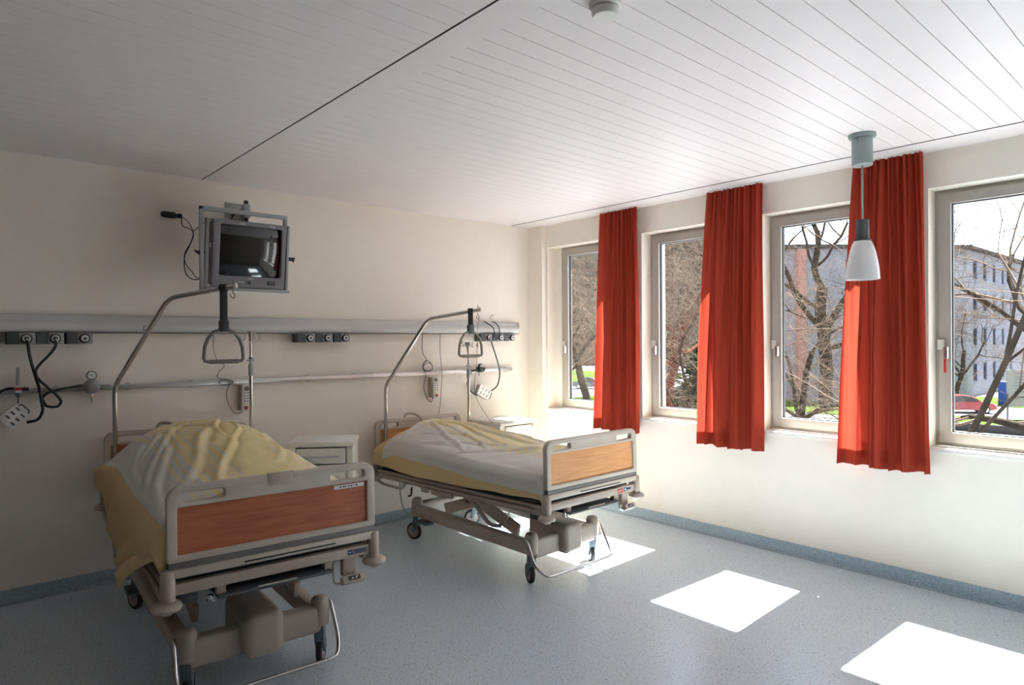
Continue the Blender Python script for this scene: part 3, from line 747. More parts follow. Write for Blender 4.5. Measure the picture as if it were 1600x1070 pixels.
    for s in (-1, 1):
        for k, (a, b) in enumerate((((.48, .29), (1.18, .50)), ((1.30, .27), (.62, .50)))):
            x = s*(.235-.04*k)
            d = math.atan2(b[1]-a[1], b[0]-a[0]); ln_ = math.hypot(b[1]-a[1], b[0]-a[0])
            dd = dz if True else 0
            bm = nb(); box(bm, (0, 0, 0), (.030, ln_+.05, .085), .006, M=T(x, (a[0]+b[0])/2, (a[1]+b[1])/2+dz*.5) @ RX(d))
            obj('scissor_arm', bm, m_beige, root)
    bm = nb(); bx(-.25, .25, .50, .62, .44+dz*.6, .50+dz, .008, bm); bx(-.25, .25, 1.14, 1.26, .44+dz*.6, .49+dz, .008, bm); obj('upper_crosspiece', bm, m_beige, root)
    for x, y, a in ((CX-HWD, .25, 1.15), (CX+HWD, .25, 1.0), (CX-HWD, 1.54, 1.9), (CX+HWD, 1.54, 2.4)):
        caster(root, x, y, a)
    bm = nb()
    e = HWD+.047
    tube(bm, round_path([(CX-e, .25, .295), (CX-e-.004, .235, .290), (CX-e-.01, .16, .15), (CX-e+.02, .095, .098), (CX-e+.06, .085, .092), (CX+e-.06, .085, .092), (CX+e-.02, .095, .098), (CX+e+.01, .16, .15), (CX+e+.004, .235, .290), (CX+e, .25, .295)], .04), .0095, 10)
    obj('brake_bar', bm, m_chrome, root)
    bm = nb(); bx(-.40, -.32, 1.30, 1.46, .165, .185, .01, bm, seg=3); obj('brake_pedal', bm, m_teal, root)
    # mains cord looping down by the rear caster
    bm = nb(); tube(bm, smooth_path([(-.435, 1.60, .455+dz), (-.43, 1.60, .38+dz), (-.41, 1.60, .27), (-.36, 1.60, .205), (-.30, 1.58, .20), (-.24, 1.50, .29), (-.20, 1.42, .33), (-.16, 1.30, .42)]), .0065, 8); obj('mains_cord', bm, m_bcable, root)
    bm = nb(); tube(bm, smooth_path([(-.38, 1.52, .46), (-.40, 1.50, .41), (-.43, 1.49, .405)]), .008, 8); obj('cord_hook', bm, m_black, root, M=U)
    # corrugated hose over the headboard
    P = smooth_path([(-.02, BL-.40, .80), (-.02, BL-.16, .88), (-.04, BL-.05, .962), (-.09, BL+.012, .985), (-.13, BL+.03, .955), (-.13, BL+.03, .80)], 10)
    bm = nb(); tube(bm, P, [.0095 if (i % 2) else .0125 for i in range(len(P))], 10); obj('corrugated_cable', bm, m_bcable, root, M=U)
    return root, U
B1LOC, B1R, B1DZ = (-3.52, -2.17, 0), -math.radians(3.7), .045
B2LOC, B2R, B2DZ = (-1.455, -2.12, 0), math.radians(.6), 0.
bed1, U1 = make_bed('grey-beige hospital bed with dark cherry wood panels, in the foreground under the television', B1LOC, B1R, B1DZ, math.radians(0), m_wood1, True)
bed2, U2 = make_bed('grey-beige hospital bed with paler orange wood panels, standing nearer the windows', B2LOC, B2R, B2DZ, math.radians(1.4), m_wood2, False)

# ------------------------------------------------------------------ bedspreads
def stripe_mat(name, stops):
    """stops: list of (s in metres, colour index) across the cloth; 0 white 1 yellow 2 pale yellow"""
    cols = [lin((226, 222, 216)), lin((230, 203, 154)), lin((236, 224, 190)), lin((238, 219, 168))]
    m = bpy.data.materials.new(name); m.use_nodes = True
    nt = m.node_tree; N = nt.nodes.new; L = nt.links.new; nt.nodes.clear()
    out = N('ShaderNodeOutputMaterial'); d = N('ShaderNodeBsdfDiffuse'); tr = N('ShaderNodeBsdfTranslucent'); ms = N('ShaderNodeMixShader'); ms.inputs[0].default_value = .12
    uv = N('ShaderNodeUVMap'); uv.uv_map = 'uv'; sp = N('ShaderNodeSeparateXYZ'); L(uv.outputs[0], sp.inputs[0])
    rp = N('ShaderNodeValToRGB'); rp.color_ramp.interpolation = 'CONSTANT'; el = rp.color_ramp.elements
    while len(el) > 1: el.remove(el[-1])
    el[0].position = 0; el[0].color = cols[stops[0][1]]
    for s, c in stops[1:]:
        e = el.new((s+1)/2); e.color = cols[c]
    ma = N('ShaderNodeMath'); ma.operation = 'MULTIPLY_ADD'; ma.inputs[1].default_value = .5; ma.inputs[2].default_value = .5
    L(sp.outputs[0], ma.inputs[0]); L(ma.outputs[0], rp.inputs[0])
    # yellow border across the head end
    gt = N('ShaderNodeMath'); gt.operation = 'GREATER_THAN'; gt.inputs[1].default_value = 1.80; L(sp.outputs[1], gt.inputs[0])
    mx = N('ShaderNodeMix'); mx.data_type = 'RGBA'; mx.inputs['B'].default_value = cols[1]
    L(gt.outputs[0], mx.inputs['Factor']); L(rp.outputs[0], mx.inputs['A'])
    ns = N('ShaderNodeTexNoise'); ns.inputs['Scale'].default_value = 500; tc = N('ShaderNodeTexCoord'); L(tc.outputs['Object'], ns.inputs[0])
    bp = N('ShaderNodeBump'); bp.inputs['Strength'].default_value = .15; bp.inputs['Distance'].default_value = .002; L(ns.outputs[0], bp.inputs['Height'])
    L(mx.outputs['Result'], d.inputs[0]); L(mx.outputs['Result'], tr.inputs[0]); L(bp.outputs[0], d.inputs['Normal'])
    L(d.outputs[0], ms.inputs[1]); L(tr.outputs[0], ms.inputs[2]); L(ms.outputs[0], out.inputs[0])
    return m
def stripes(start, seq):
    out = []; s = start
    for w, c in seq: out.append((s, c)); s += w
    return out
def interp(tab, x):
    if x <= tab[0][0]: return tab[0][1]
    for (a, u), (b, v) in zip(tab, tab[1:]):
        if x <= b:
            t = (x-a)/(b-a); t = t*t*(3-2*t); return u+(v-u)*t
    return tab[-1][1]
def bedspread(label, loc, rz, m, zc, ze_l, ze_r, low_l, low_r, creases, seed, hw=.428, yh=1.93, yend=None, side_out=.012):
    """zc(y) crown height, ze edge height, low bottom-edge height on each side, tables over local y"""
    bm = nb(); uvl = bm.loops.layers.uv.new('uv')
    ny, nt_, nd = 150, 100, 26; y0 = .024
    rnd = random.Random(seed)
    rows = []; S = []
    def ridge(x, y):
        h = 0
        for (x0, ya, x1, yb, w, a) in creases:
            dx, dy = x1-x0, yb-ya; L2 = dx*dx+dy*dy; t = ((x-x0)*dx+(y-ya)*dy)/L2
            if -.15 < t < 1.15:
                px_, py_ = x0+dx*t, ya+dy*t
                bend = .018*math.sin(t*5+x0*30)
                dd = ((x-px_)*dy-(y-py_)*dx)/math.sqrt(L2)+bend
                q = dd/(w*.8)
                h += 1.1*a*(math.exp(-q*q)-.45*math.exp(-(q-1.6)**2))*max(0, min(1, 4*(t+.15)))*max(0, min(1, 4*(1.15-t)))
        return h
    for j in range(ny+1):
        v = j/ny; row = []; sr = []
        ytop = y0+(yh-y0)*v
        c = interp(zc, ytop)
        for i in range(-nd-nt_//2, nt_//2+nd+1):
            if abs(i) <= nt_//2:
                u = i/(nt_/2); x = u*hw; y = ytop
                ze = interp(ze_l if u < 0 else ze_r, y)
                z = c-(c-ze)*(abs(u)**2.6)
                nn = mnoise.noise((x*5+seed, y*3.2, seed))*.014+mnoise.noise((x*14, y*9+seed, 2.))*.005
                z += (nn+ridge(x, y))*(1 if abs(u) < .9 else (1-abs(u))*10)
                s = x
            else:
                sg = 1 if i > 0 else -1; k = (abs(i)-nt_//2)/nd
                ze = interp(ze_l if sg < 0 else ze_r, ytop); lo = interp(low_l if sg < 0 else low_r, ytop)
                drop = (ze-lo)*k
                z = ze-drop
                f = math.sin(ytop*8.5+seed+sg)*.010+math.sin(ytop*19+seed*2)*.004
                x = sg*(hw+(side_out if sg < 0 else .004)*(1-(1-min(1, k*3))**2)+(f*k+.010*mnoise.noise((ytop*4, z*5, seed+sg))*min(1, k*3))*(1 if sg < 0 else .3))
                y = ytop
                if sg < 0 and yend:                    # slanting foot edge on the near side
                    lim = y0+yend[0]*max(0, drop-yend[1])
                    y = lim+(yh-lim)*v
                s = sg*(hw+drop)
            row.append(bm.verts.new((x, y, z))); sr.append((s, ytop))
        if j == 0:     # the foot end is tucked down behind the board
            rows.append([bm.verts.new((q.co.x*.90, .021, q.co.z-.13) if q.co.y < y0+.015 else (q.co.x+.012, q.co.y+.004, q.co.z-.006)) for q in row]); S.append(sr)
        rows.append(row); S.append(sr)
    ny += 1
    for j in range(ny):
        for i in range(len(rows[0])-1):
            f = bm.faces.new((rows[j][i], rows[j][i+1], rows[j+1][i+1], rows[j+1][i]))
            for lp, (a, b) in zip(f.loops, ((j, i), (j, i+1), (j+1, i+1), (j+1, i))): lp[uvl].uv = S[a][b]
    o = obj('bedspread', bm, m, None, angle=180, loc=loc); o.rotation_euler = (0, 0, rz)
    md = o.modifiers.new('thick', 'SOLIDIFY'); md.thickness = .004; md.offset = 1
    tag(o, label, 'bedspread', 'striped bedspreads'); return o
W_, B_, P_, Y_ = 0, 1, 2, 3
st1 = stripes(-1, [(.55, B_), (.135, W_), (.012, P_), (.022, W_), (.014, Y_), (.020, W_), (.022, Y_), (.014, W_), (.024, Y_), (.014, W_), (.026, Y_), (.008, W_), (.034, Y_), (.006, W_),
                   (.24, Y_), (.010, W_), (.06, Y_), (.014, W_), (.034, Y_), (.018, W_), (.026, Y_), (.020, W_), (.020, Y_), (.022, W_), (.014, Y_), (.022, W_), (.010, P_), (.20, W_), (.5, Y_)])
m_spread1 = stripe_mat('striped cotton', st1[:31])
st2 = stripes(-1, [(.455, B_), (.33, W_), (.010, P_), (.022, W_), (.012, Y_), (.020, W_), (.016, Y_), (.016, W_), (.024, Y_), (.016, W_), (.034, P_), (.012, W_), (.06, Y_), (.012, W_), (.10, P_), (.012, W_),
                   (.05, Y_), (.016, W_), (.026, P_), (.020, W_), (.018, Y_), (.30, W_), (.5, Y_)])
m_spread2 = stripe_mat('striped cotton pale', st2)
def rel(t, dz): return [(a, b) for a, b in t]
bedspread('yellow and white striped bedspread heaped over the foreground bed', B1LOC, B1R, m_spread1,
    [(0, .95), (.3, .985), (.75, 1.045), (1.15, 1.09), (1.45, 1.075), (1.75, 1.03), (1.95, .93)],
    [(0, .86), (.6, .86), (1.2, .90), (1.6, .87), (1.95, .80)], [(0, .80), (.6, .83), (1.2, .85), (1.6, .82), (1.95, .76)],
    [(0, .44), (.25, .48), (.6, .54), (1.0, .575), (1.35, .65), (1.50, .715), (1.95, .71)], [(0, .66), (1, .66), (1.95, .66)],
    [(-.30, .35, -.05, 1.0, .030, .016), (-.42, .25, -.28, .95, .025, .014), (-.40, .62, -.20, 1.25, .018, .014), (-.18, .20, .02, .85, .022, .014), (.0, .95, .05, 1.30, .016, .014), (.06, .85, .12, 1.15, .014, .013),
     (-.22, 1.05, -.10, 1.4, .014, .010), (-.05, 1.1, -.12, 1.4, .012, .010), (.12, .4, .30, .9, .02, .010), (-.36, 1.0, -.24, 1.3, .016, .012), (.22, .9, .36, 1.2, .016, .010), (.10, 1.75, -.35, 1.55, .02, .016), (.10, 1.75, .32, 1.5, .02, .014), (-.43, .8, -.36, 1.2, .02, .014)], 1.3, yend=(2.9, .12), side_out=.06)
bedspread('yellow and white striped bedspread on the bed nearer the windows', B2LOC, B2R, m_spread2,
    [(0, .765), (.3, .79), (.7, .80), (1.1, .84), (1.45, .885), (1.68, .885), (1.85, .83), (1.95, .76)],
    [(0, .745), (.6, .745), (1.2, .77), (1.6, .78), (1.95, .70)], [(0, .74), (1.2, .76), (1.95, .70)],
    [(0, .60), (.4, .585), (.9, .555), (1.5, .545), (1.95, .565)], [(0, .62), (1, .60), (1.95, .57)],
    [(-.10, 1.62, -.35, .95, .022, .014), (-.06, 1.6, -.20, .85, .018, .013), (.0, 1.6, -.05, .8, .018, .013), (.05, 1.55, .14, .7, .02, .014), (.12, 1.5, .30, .7, .02, .012), (-.38, 1.2, -.05, .75, .02, .012),
     (-.42, .9, .0, .45, .022, .012), (-.35, .6, .25, .3, .02, .010), (-.12, .55, .40, .2, .016, .010), (.05, 1.74, -.38, 1.62, .02, .016), (.06, 1.74, .34, 1.6, .02, .014), (-.30, 1.45, -.12, 1.1, .014, .010), (-.44, 1.4, -.30, 1.0, .02, .010)], 4.6, side_out=.035)

def folded_corner():
    """hem band of the left bedspread folded back over its foot corner"""
    bm = nb(); A = [(-.478, .10, .745), (-.500, .32, .665), (-.512, .56, .57), (-.514, .80, .455)]; B = [(-.470, .03, .715), (-.494, .21, .645), (-.508, .46, .54), (-.512, .72, .415)]
    a = [bm.verts.new(p) for p in smooth_path(A)]; b = [bm.verts.new(p) for p in smooth_path(B)]
    for k in range(len(a)-1): bm.faces.new((a[k], a[k+1], b[k+1], b[k]))
    o = obj('hem_band', bm, m_hem, bpy.data.objects['bedspread'], angle=180)
    md = o.modifiers.new('thick', 'SOLIDIFY'); md.thickness = .005
m_hem = mat('yellow cotton', (230, 203, 154), .9, spec=.1)
folded_corner()

# ------------------------------------------------------------------ poles
def lifting_pole(loc, label, strap_len, note):
    r = thing('lifting_pole', label, 'lifting pole', loc, 0, 'lifting poles over the beds')
    D = Vector((math.cos(-PI/4), math.sin(-PI/4), 0))
    z1 = 1.19
    pts = [Vector((0, 0, .52)), Vector((0, 0, z1)), D*.352+Vector((0, 0, 1.735)), D*.785+Vector((0, 0, 1.808))]
    bm = nb(); tube(bm, round_path(pts, .06, 7), .0155, 16); obj('pole', bm, m_chrome, r)
    bm = nb(); cyl(bm, (0, 0, .50), (0, 0, .66), .022, 16); obj('sleeve', bm, m_beige, r)
    e = D*.785+Vector((0, 0, 1.808)); bm = nb(); cyl(bm, e-D*.012-Vector((0,0,.002)), e+D*.004+Vector((0, 0, .0007)), .0172, 16); obj('end_cap', bm, m_bcable, r)
    s = D*.705+Vector((0, 0, 1.795))
    bm = nb(); tube(bm, [s-D*.02, s+D*.02], .024, 16); bx(-.022, .022, -.008, .008, -strap_len, -.005, .004, bm, M=T(*s)); obj('strap', bm, m_blackfab, r)
    zc = s.z-strap_len
    obj('clamp', bx(-.028, .028, -.016, .016, -.035, .035, .006, M=T(s.x, s.y, zc-.02)), m_dgrey if note else m_black, r)
    zt = zc-.045; w = .118; hh = .195
    P = [(-.028, 0), (-.062, -.014), (-.094, -.055), (-.112, -.105), (-w, -hh+.02), (-w+.008, -hh+.004), (-w+.03, -hh), (w-.03, -hh), (w-.008, -hh+.004), (w, -hh+.02), (.112, -.105), (.094, -.055), (.062, -.014), (.028, 0)]
    bm = nb(); tube(bm, [Vector((s.x+a, s.y, zt+b)) for a, b in P], .0105, 12, closed=True); h = obj('handle', bm, m_boardg if not note else mat('olive grey grip', (140, 134, 116), .5), r)
    bm = nb(); n = 40; rr = [.0125 if (i % 4) < 2 else .0145 for i in range(n)]
    tube(bm, [Vector((s.x-.085+.17*i/(n-1), s.y, zt-hh)) for i in range(n)], rr, 14); obj('grip', bm, h.data.materials[0], h)
    q = D*.765+Vector((0, 0, 1.80))
    bm = nb(); cyl(bm, q+Vector((0, 0, .01)), q+Vector((0, 0, .045)), .003, 8); tube(bm, smooth_path([q+Vector((0, 0, -.015)), q+Vector((0, 0, -.035)), q+Vector((.012, 0, -.05)), q+Vector((.006, 0, -.068)), q+Vector((-.012, 0, -.06)), q+Vector((-.014, 0, -.045))]), .0028, 8)
    obj('hook', bm, m_dgrey, r)
    if note:
        nl = obj('tag_lettering', text_mesh('SAAL 4', .058, .0012, M=XZ), m_boardg, r, smooth=False, M=T(s.x-.008, s.y, zt-.105) @ RY(math.radians(4)) )
        nl['label'] = 'dark cut-out letters hanging inside the handle'
    return r
lifting_pole((-3.768, -.20, .095), 'chrome lifting pole with black strap and grey handle over the foreground bed', .215, False)
lifting_pole((-1.835, -.20, 0), 'chrome lifting pole with olive handle and lettering over the bed nearer the windows', .125, True)
def drip_pole(loc, top, joint, label, hooks=True, taper=False):
    r = thing('drip_pole', label, 'drip pole', loc, 0, 'drip poles at the bed heads')
    bm = nb(); cyl(bm, (0, 0, .50), (0, 0, joint), .0125, 14); obj('lower_tube', bm, m_chrome, r)
    bm = nb(); cyl(bm, (0, 0, joint), (0, 0, top), .0075, 12); obj('upper_tube', bm, m_chrome, r)
    bm = nb(); lathe(bm, [(0, joint-.055), (.016, joint-.055), (.017, joint+.02), (.010, joint+.03), (.010, joint+.06), (.018, joint+.065), (.010, joint+.075), (0, joint+.08)]); cyl(bm, (-.03, 0, joint+.055), (.025, 0, joint+.055), .005, 8); obj('clamp_collar', bm, m_grey, r)
    bm = nb()
    if taper: lathe(bm, [(0, top+.01), (.034, top+.012), (.034, top), (.014, top-.05), (.008, top-.09), (0, top-.09)])
    else: lathe(bm, [(0, top+.012), (.020, top+.010), (.024, top), (.012, top-.025), (.010, top-.06), (0, top-.06)])
    obj('pole_head', bm, m_steel, r)
    if hooks:
        for k in range(4):
            a = PI/4+k*PI/2+.5; d = Vector((math.cos(a), math.sin(a), 0)); bm = nb()
            tube(bm, smooth_path([d*.012+Vector((0, 0, top)), d*.03+Vector((0, 0, top-.005)), d*.034+Vector((0, 0, top-.04)), d*.048+Vector((0, 0, top-.058)), d*.062+Vector((0, 0, top-.045)), d*.058+Vector((0, 0, top-.03))]), .004, 8); obj('hook', bm, m_steel, r)
drip_pole((-2.932, -.215, .0), 1.622, 1.37, 'drip pole with four curled hooks at the head of the foreground bed')
drip_pole((-.975, -.20, 0), 1.53, 1.27, 'drip pole with a cup top seen through the lettered handle', False, True)

# ------------------------------------------------------------------ bedside cabinets
def cabinet(loc, rz, w, d, h, label):
    r = thing('bedside_cabinet', label, 'bedside cabinet', loc, rz, 'bedside cabinets')
    bm = nb(); t = .022
    bx(-w/2+.006, -w/2+.06, -d/2+.012, -d/2+.03, .08, h-.03, .002, bm); bx(w/2-.05, w/2-.006, -d/2+.012, -d/2+.03, .08, h-.03, .002, bm)
    bx(-w/2+.006, -w/2+.006+t, -d/2+.02, d/2-.01, .08, h-.03, .002, bm); bx(w/2-.006-t, w/2-.006, -d/2+.02, d/2-.01, .08, h-.03, .002, bm)
    bx(-w/2+.02, w/2-.02, d/2-.03, d/2-.012, .08, h-.03, .002, bm); bx(-w/2+.02, w/2-.02, -d/2+.03, d/2-.02, .08, .10, 0, bm)
    obj('body', bm, m_cream, r)
    obj('top', bx(-w/2, w/2, -d/2, d/2, h-.032, h-.004, .005), m_board if False else m_cream, r)
    obj('raised_lip', bx(-w/2+.012, w/2-.012, -d/2+.012, d/2-.012, h-.006, h+.0005, .001), m_white, r)
    dr = obj('drawer', bx(-w/2+.066, w/2-.056, -d/2+.006, -d/2+.026, h-.150, h-.042, .003), m_cream, r)
    obj('drawer_handle', bx(-w/2+.11, w/2-.10, -d/2-.014, -d/2+.004, h-.108, h-.094, .005), m_channel, dr)
    do = obj('door', bx(-w/2+.066, w/2-.056, -d/2+.010, -d/2+.026, .10, h-.160, .003), m_cream, r)
    obj('door_handle', bx(-w/2+.11, w/2-.10, -d/2-.006, -d/2+.008, h-.25, h-.236, .004), m_channel, do)
    for x in (-w/2+.05, w/2-.05):
        for y in (-d/2+.05, d/2-.05):
            bm = nb(); lathe(bm, [(0, -.012), (.028, -.012), (.032, 0), (.028, .012), (0, .012)], T(x, y, .032) @ RY(PI/2), 20); bx(x-.008, x+.008, y-.008, y+.02, .03, .085, .003, bm); obj('wheel', bm, m_rubber, r)
cabinet((-2.497, -.455, 0), math.radians(-34), .455, .375, .85, 'cream bedside cabinet standing at an angle between the two beds')
cabinet((-.785, -.437, 0), 0, .43, .47, .85, 'cream bedside cabinet in the bright corner behind the right bed')

# ------------------------------------------------------------------ outside
G = -4.4
m_asph = mat('pale asphalt', (118, 118, 122), .9, var=.08, vscale=.6, spec=0)
m_grass = mat('spring grass', (50, 68, 26), .9, var=.25, vscale=1.2, spec=0)
m_bark = mat('grey brown bark', (50, 44, 38), .9, var=.3, vscale=3, spec=0)
m_barkr = mat('reddish bark', (78, 46, 36), .9, var=.3, vscale=3, spec=0)
m_twig = mat('pale twigs', (88, 76, 66), .8, var=.2, vscale=2, spec=0)
m_twigd = mat('brown twigs', (52, 45, 40), .8, var=.2, vscale=2, spec=0)
m_bud = mat('pinkish buds', (92, 74, 62), .9, var=.25, vscale=.5, spec=0)
m_conif = mat('conifer green', (26, 42, 26), .9, var=.35, vscale=1, spec=0)
m_hill = mat('wooded hill', (30, 28, 25), 1., var=.6, vscale=.25, spec=0)
m_bldg = mat('lavender grey render', (124, 118, 124), .9, var=.04, vscale=.3, spec=0)
m_bldg_shade = mat('shaded grey render', (112, 112, 118), .9, var=.04, vscale=.3, spec=0)  # bluish shade of the wall right of the quoin, put into its colour
m_brick = mat('salmon quoin', (140, 104, 96), .9, spec=0)
m_roof = mat('dark roof edge', (56, 54, 54), .8, spec=0)
m_pane = mat('dark window panes', (66, 74, 94), .5, spec=.15)
m_stone = mat('pale stone', (120, 118, 114), .9, spec=0)
def flat(name, pts, z, m, label, cat, kind=None):
    bm = nb(); bm.faces.new([bm.verts.new((x, y, z)) for x, y in pts])
    bmesh.ops.recalc_face_normals(bm, faces=bm.faces)
    if bm.faces[:][0].normal.z < 0: bmesh.ops.reverse_faces(bm, faces=bm.faces)
    me = bpy.data.meshes.new(name); bm.to_mesh(me); bm.free(); me.materials.append(m)
    o = bpy.data.objects.new(name, me); COL.objects.link(o)
    if kind == 'structure': o['kind'] = kind
    else: tag(o, label, cat, kind=kind)
    return o
flat('ground', [(6, -150), (420, -150), (420, 420), (-60, 420), (-60, 20), (6, 20)], G, m_asph, '', '', 'structure')
flat('lawn', [(46.7, -6), (53.5, -6), (53.7, 11), (46.5, 11.5)], G+.05, m_grass, 'strip of grass between the paved yard and the red car', 'lawn', 'stuff')
flat('lawn', [(48, 15), (48, 28), (57.5, 30), (58, 17)], G+.05, m_grass, 'lawn round the big bare tree in the third window', 'lawn', 'stuff')
flat('lawn', [(64, -8), (72, -8), (74, 13), (64, 18)], G+.05, m_grass, 'grass in front of the pale building behind the red car', 'lawn', 'stuff')
flat('lawn', [(40, 26), (52, 27), (52, 41), (40, 42)], G+.05, m_grass, 'shaded grass below the conifers in the second window', 'lawn', 'stuff')
flat('lawn', [(56, 56), (90, 56), (90, 100), (56, 100)], G+.05, m_grass, 'grass beyond the grey car in the first window', 'lawn', 'stuff')
# building: ONE thing with walls, edge, quoin and windows
def building():
    r = thing('building', 'large pale grey building beyond the trees and the parked red car', 'building', (66, 24, G))
    def prism(pts, z0, z1):
        bm = nb(); a = [bm.verts.new((x-66, y-24, z0)) for x, y in pts]; b = [bm.verts.new((x-66, y-24, z1)) for x, y in pts]; n = len(pts)
        for k in range(n): bm.faces.new((a[k], a[(k+1) % n], b[(k+1) % n], b[k]))
        bm.faces.new(a); bm.faces.new(b); return bm
    obj('wall', prism([(58.9, 24.1), (72.2, 13.8), (96, 13.5), (96, 45), (66, 36)], 0, 14.75), m_bldg_shade, r, smooth=False)
    obj('wing_wall', prism([(58.5, 24.3), (55.9, 28.6), (66, 40), (66, 26)], 0, 14.7), m_bldg, r, smooth=False)
    obj('roof_edge', prism([(58.2, 24.1), (71.9, 13.4), (96.5, 13.0), (97, 46), (66, 41), (55.4, 28.7)], 14.75, 15.1), m_roof, r, smooth=False)
    obj('quoin', prism([(58.35, 24.6), (58.25, 24.2), (58.9, 23.7), (59.2, 24.1)], 0, 14.7), m_brick, r, smooth=False)
    for zz in (1.6, 5.2, 8.8, 12.0):
        for k in range(5):
            x = 75+k*3.6; o = obj('window', bx(x-66-.55, x-66+.55, 13.65-24.18, 13.72-24.1, zz, zz+1.7), m_pane, r, smooth=False)
        for k in range(3):
            t = .30+k*.27; x, y = 58.9+(72.2-58.9)*t, 24.1+(13.8-24.1)*t
            bm = nb(); box(bm, (0, 0, 0), (1.2, .12, 1.7), 0, M=T(x-66, y-24, zz+.85) @ RZ(math.atan2(-10.3, 13.3))); obj('window', bm, m_pane, r, smooth=False)
building()
def house():
    r = thing('house', 'far house with dark roof beside the big building in the third window', 'house', (118, 54, G))
    obj('wall', bx(-8, 8, -5, 5, 0, 19), m_bldg, r, smooth=False)
    bm = nb(); v = [bm.verts.new(p) for p in ((-9, -6, 19), (9, -6, 19), (9, 6, 19), (-9, 6, 19), (-5, 0, 24), (5, 0, 24))]
    for f in ((0, 1, 5, 4), (2, 3, 4, 5), (1, 2, 5), (3, 0, 4), (0, 1, 2, 3)): bm.faces.new([v[i] for i in f])
    obj('roof', bm, m_roof, r, smooth=False)
house()
def car(name, loc, rz, paint, label, s=1.):
    r = thing(name, label, 'car', loc, rz, None)
    prof = [(-2.1, .35), (-2.12, .62), (-2.0, .88), (-1.55, .93), (-1.05, 1.34), (-.2, 1.42), (.45, 1.34), (1.05, .92), (1.85, .80), (2.08, .62), (2.1, .35), (1.75, .26), (-1.75, .26)]
    bm = nb(); sec = []
    for y, k, top in ((-.84, .0, 0), (-.78, .5, 1), (-.62, 1, 1), (.62, 1, 1), (.78, .5, 1), (.84, 0, 0)):
        ring = []
        for x, z in prof:
            zz = z
            if z > .95: zz = .93+(z-.93)*(0 if top == 0 else (.86 if k < 1 else 1.)); 
            ring.append(bm.verts.new((x*(.97 if top == 0 else 1), y if not (z > 1.2 and abs(y) > .7) else y*.86, zz)))
        sec.append(ring)
    n = len(prof)
    for A, B in zip(sec, sec[1:]):
        for k in range(n): bm.faces.new((A[k], A[(k+1) % n], B[(k+1) % n], B[k]))
    bm.faces.new(sec[0]); bm.faces.new(sec[-1][::-1]); obj('body', bm, paint, r)
    for sg in (-1, 1):
        bm = nb(); P = [(-1.30, .96), (-.95, 1.29), (-.2, 1.36), (.38, 1.29), (.85, .96)]
        a = [bm.verts.new((x, sg*(.86-.02-(z-.96)*.36), z)) for x, z in P]; b = [bm.verts.new((x, sg*(.80-(z-.96)*.36), z)) for x, z in P]
        bm.faces.new(a); bm.faces.new(b)
        for k in range(5): bm.faces.new((a[k], a[(k+1) % 5], b[(k+1) % 5], b[k]))
        obj('side_window', bm, m_carglass, r)
        for x in (-1.3, 1.3):
            bm = nb(); lathe(bm, [(0, -.09), (.16, -.10), (.20, -.09), (.30, -.10), (.31, 0), (.30, .10), (0, .10)], T(x, sg*.78, .31) @ RX(PI/2), 24); w = obj('wheel', bm, m_rubber, r)
            bm = nb(); lathe(bm, [(0, -.105), (.19, -.105), (.19, .105), (0, .105)], T(x, sg*.78, .31) @ RX(PI/2), 18); obj('hub_cap', bm, m_steel, w)
    bm = nb(); v = [bm.verts.new(p) for p in ((.52, -.58, 1.33), (.52, .58, 1.33), (1.06, .66, .95), (1.06, -.66, .95))]; bm.faces.new(v)
    bmesh.ops.solidify(bm, geom=list(bm.faces), thickness=.03); obj('windscreen', bm, m_carglass, r)
    for sg in (-1, 1): obj('headlight', bx(2.0, 2.1, sg*.45, sg*.72, .58, .70, .02), m_white, r)
car('car', (57.0, 10.4, G), math.radians(-56), m_carred, 'red car parked on the road in the fourth window')
car('car', (55.6, 48.6, G), math.radians(-62), m_cargrey, 'dark grey car parked outside the first window')
def sign():
    r = thing('direction_sign', 'pale direction board with an arrow on posts at the right photo edge', 'sign', (54.5, 6.75, G), math.radians(-50))
    obj('board', bx(-.3, 3.2, -.05, .05, .9, 3.6), m_stone, r, smooth=False)
    bm = nb()
    for k in range(7): bx(.2, 1.6+(k % 3)*.3, -.07, -.05, 3.3-k*.22, 3.35-k*.22, 0, bm)
    obj('lines_of_print', bm, m_dgrey, r, smooth=False)
    bm = curve_mesh([[(-.1, 1.6), (.15, 1.75), (.15, 1.64), (.9, 1.64), (.9, 1.56), (.15, 1.56), (.15, 1.45)]], .01, 0, XZ); obj('arrow', bm, m_black, r, smooth=False, M=T(.2, -.07, 0))
    for x in (-.25, 3.1): obj('post', bx(x-.05, x+.05, -.05, .05, 0, 1.9), m_dgrey, r, smooth=False)
sign()
tag(obj('container', bx(65.6, 66.6, 8.9, 9.9, G, G+2.1, .05), mat('blue container', (40, 60, 110), .5, spec=.1)), 'blue container standing behind the red car', 'container')
def low_wall(name, a, b, h, t, label, m):
    d = Vector(b)-Vector(a); L_ = d.length
    bm = nb(); box(bm, (0, 0, 0), (L_, t, h), .02, M=T((a[0]+b[0])/2, (a[1]+b[1])/2, G+h/2) @ RZ(math.atan2(d.y, d.x))); tag(obj(name, bm, m), label, 'wall')
low_wall('garden_wall', (45.0, -4), (45.0, 11), .5, .4, 'low dark wall along the near edge of the grass', m_roof)

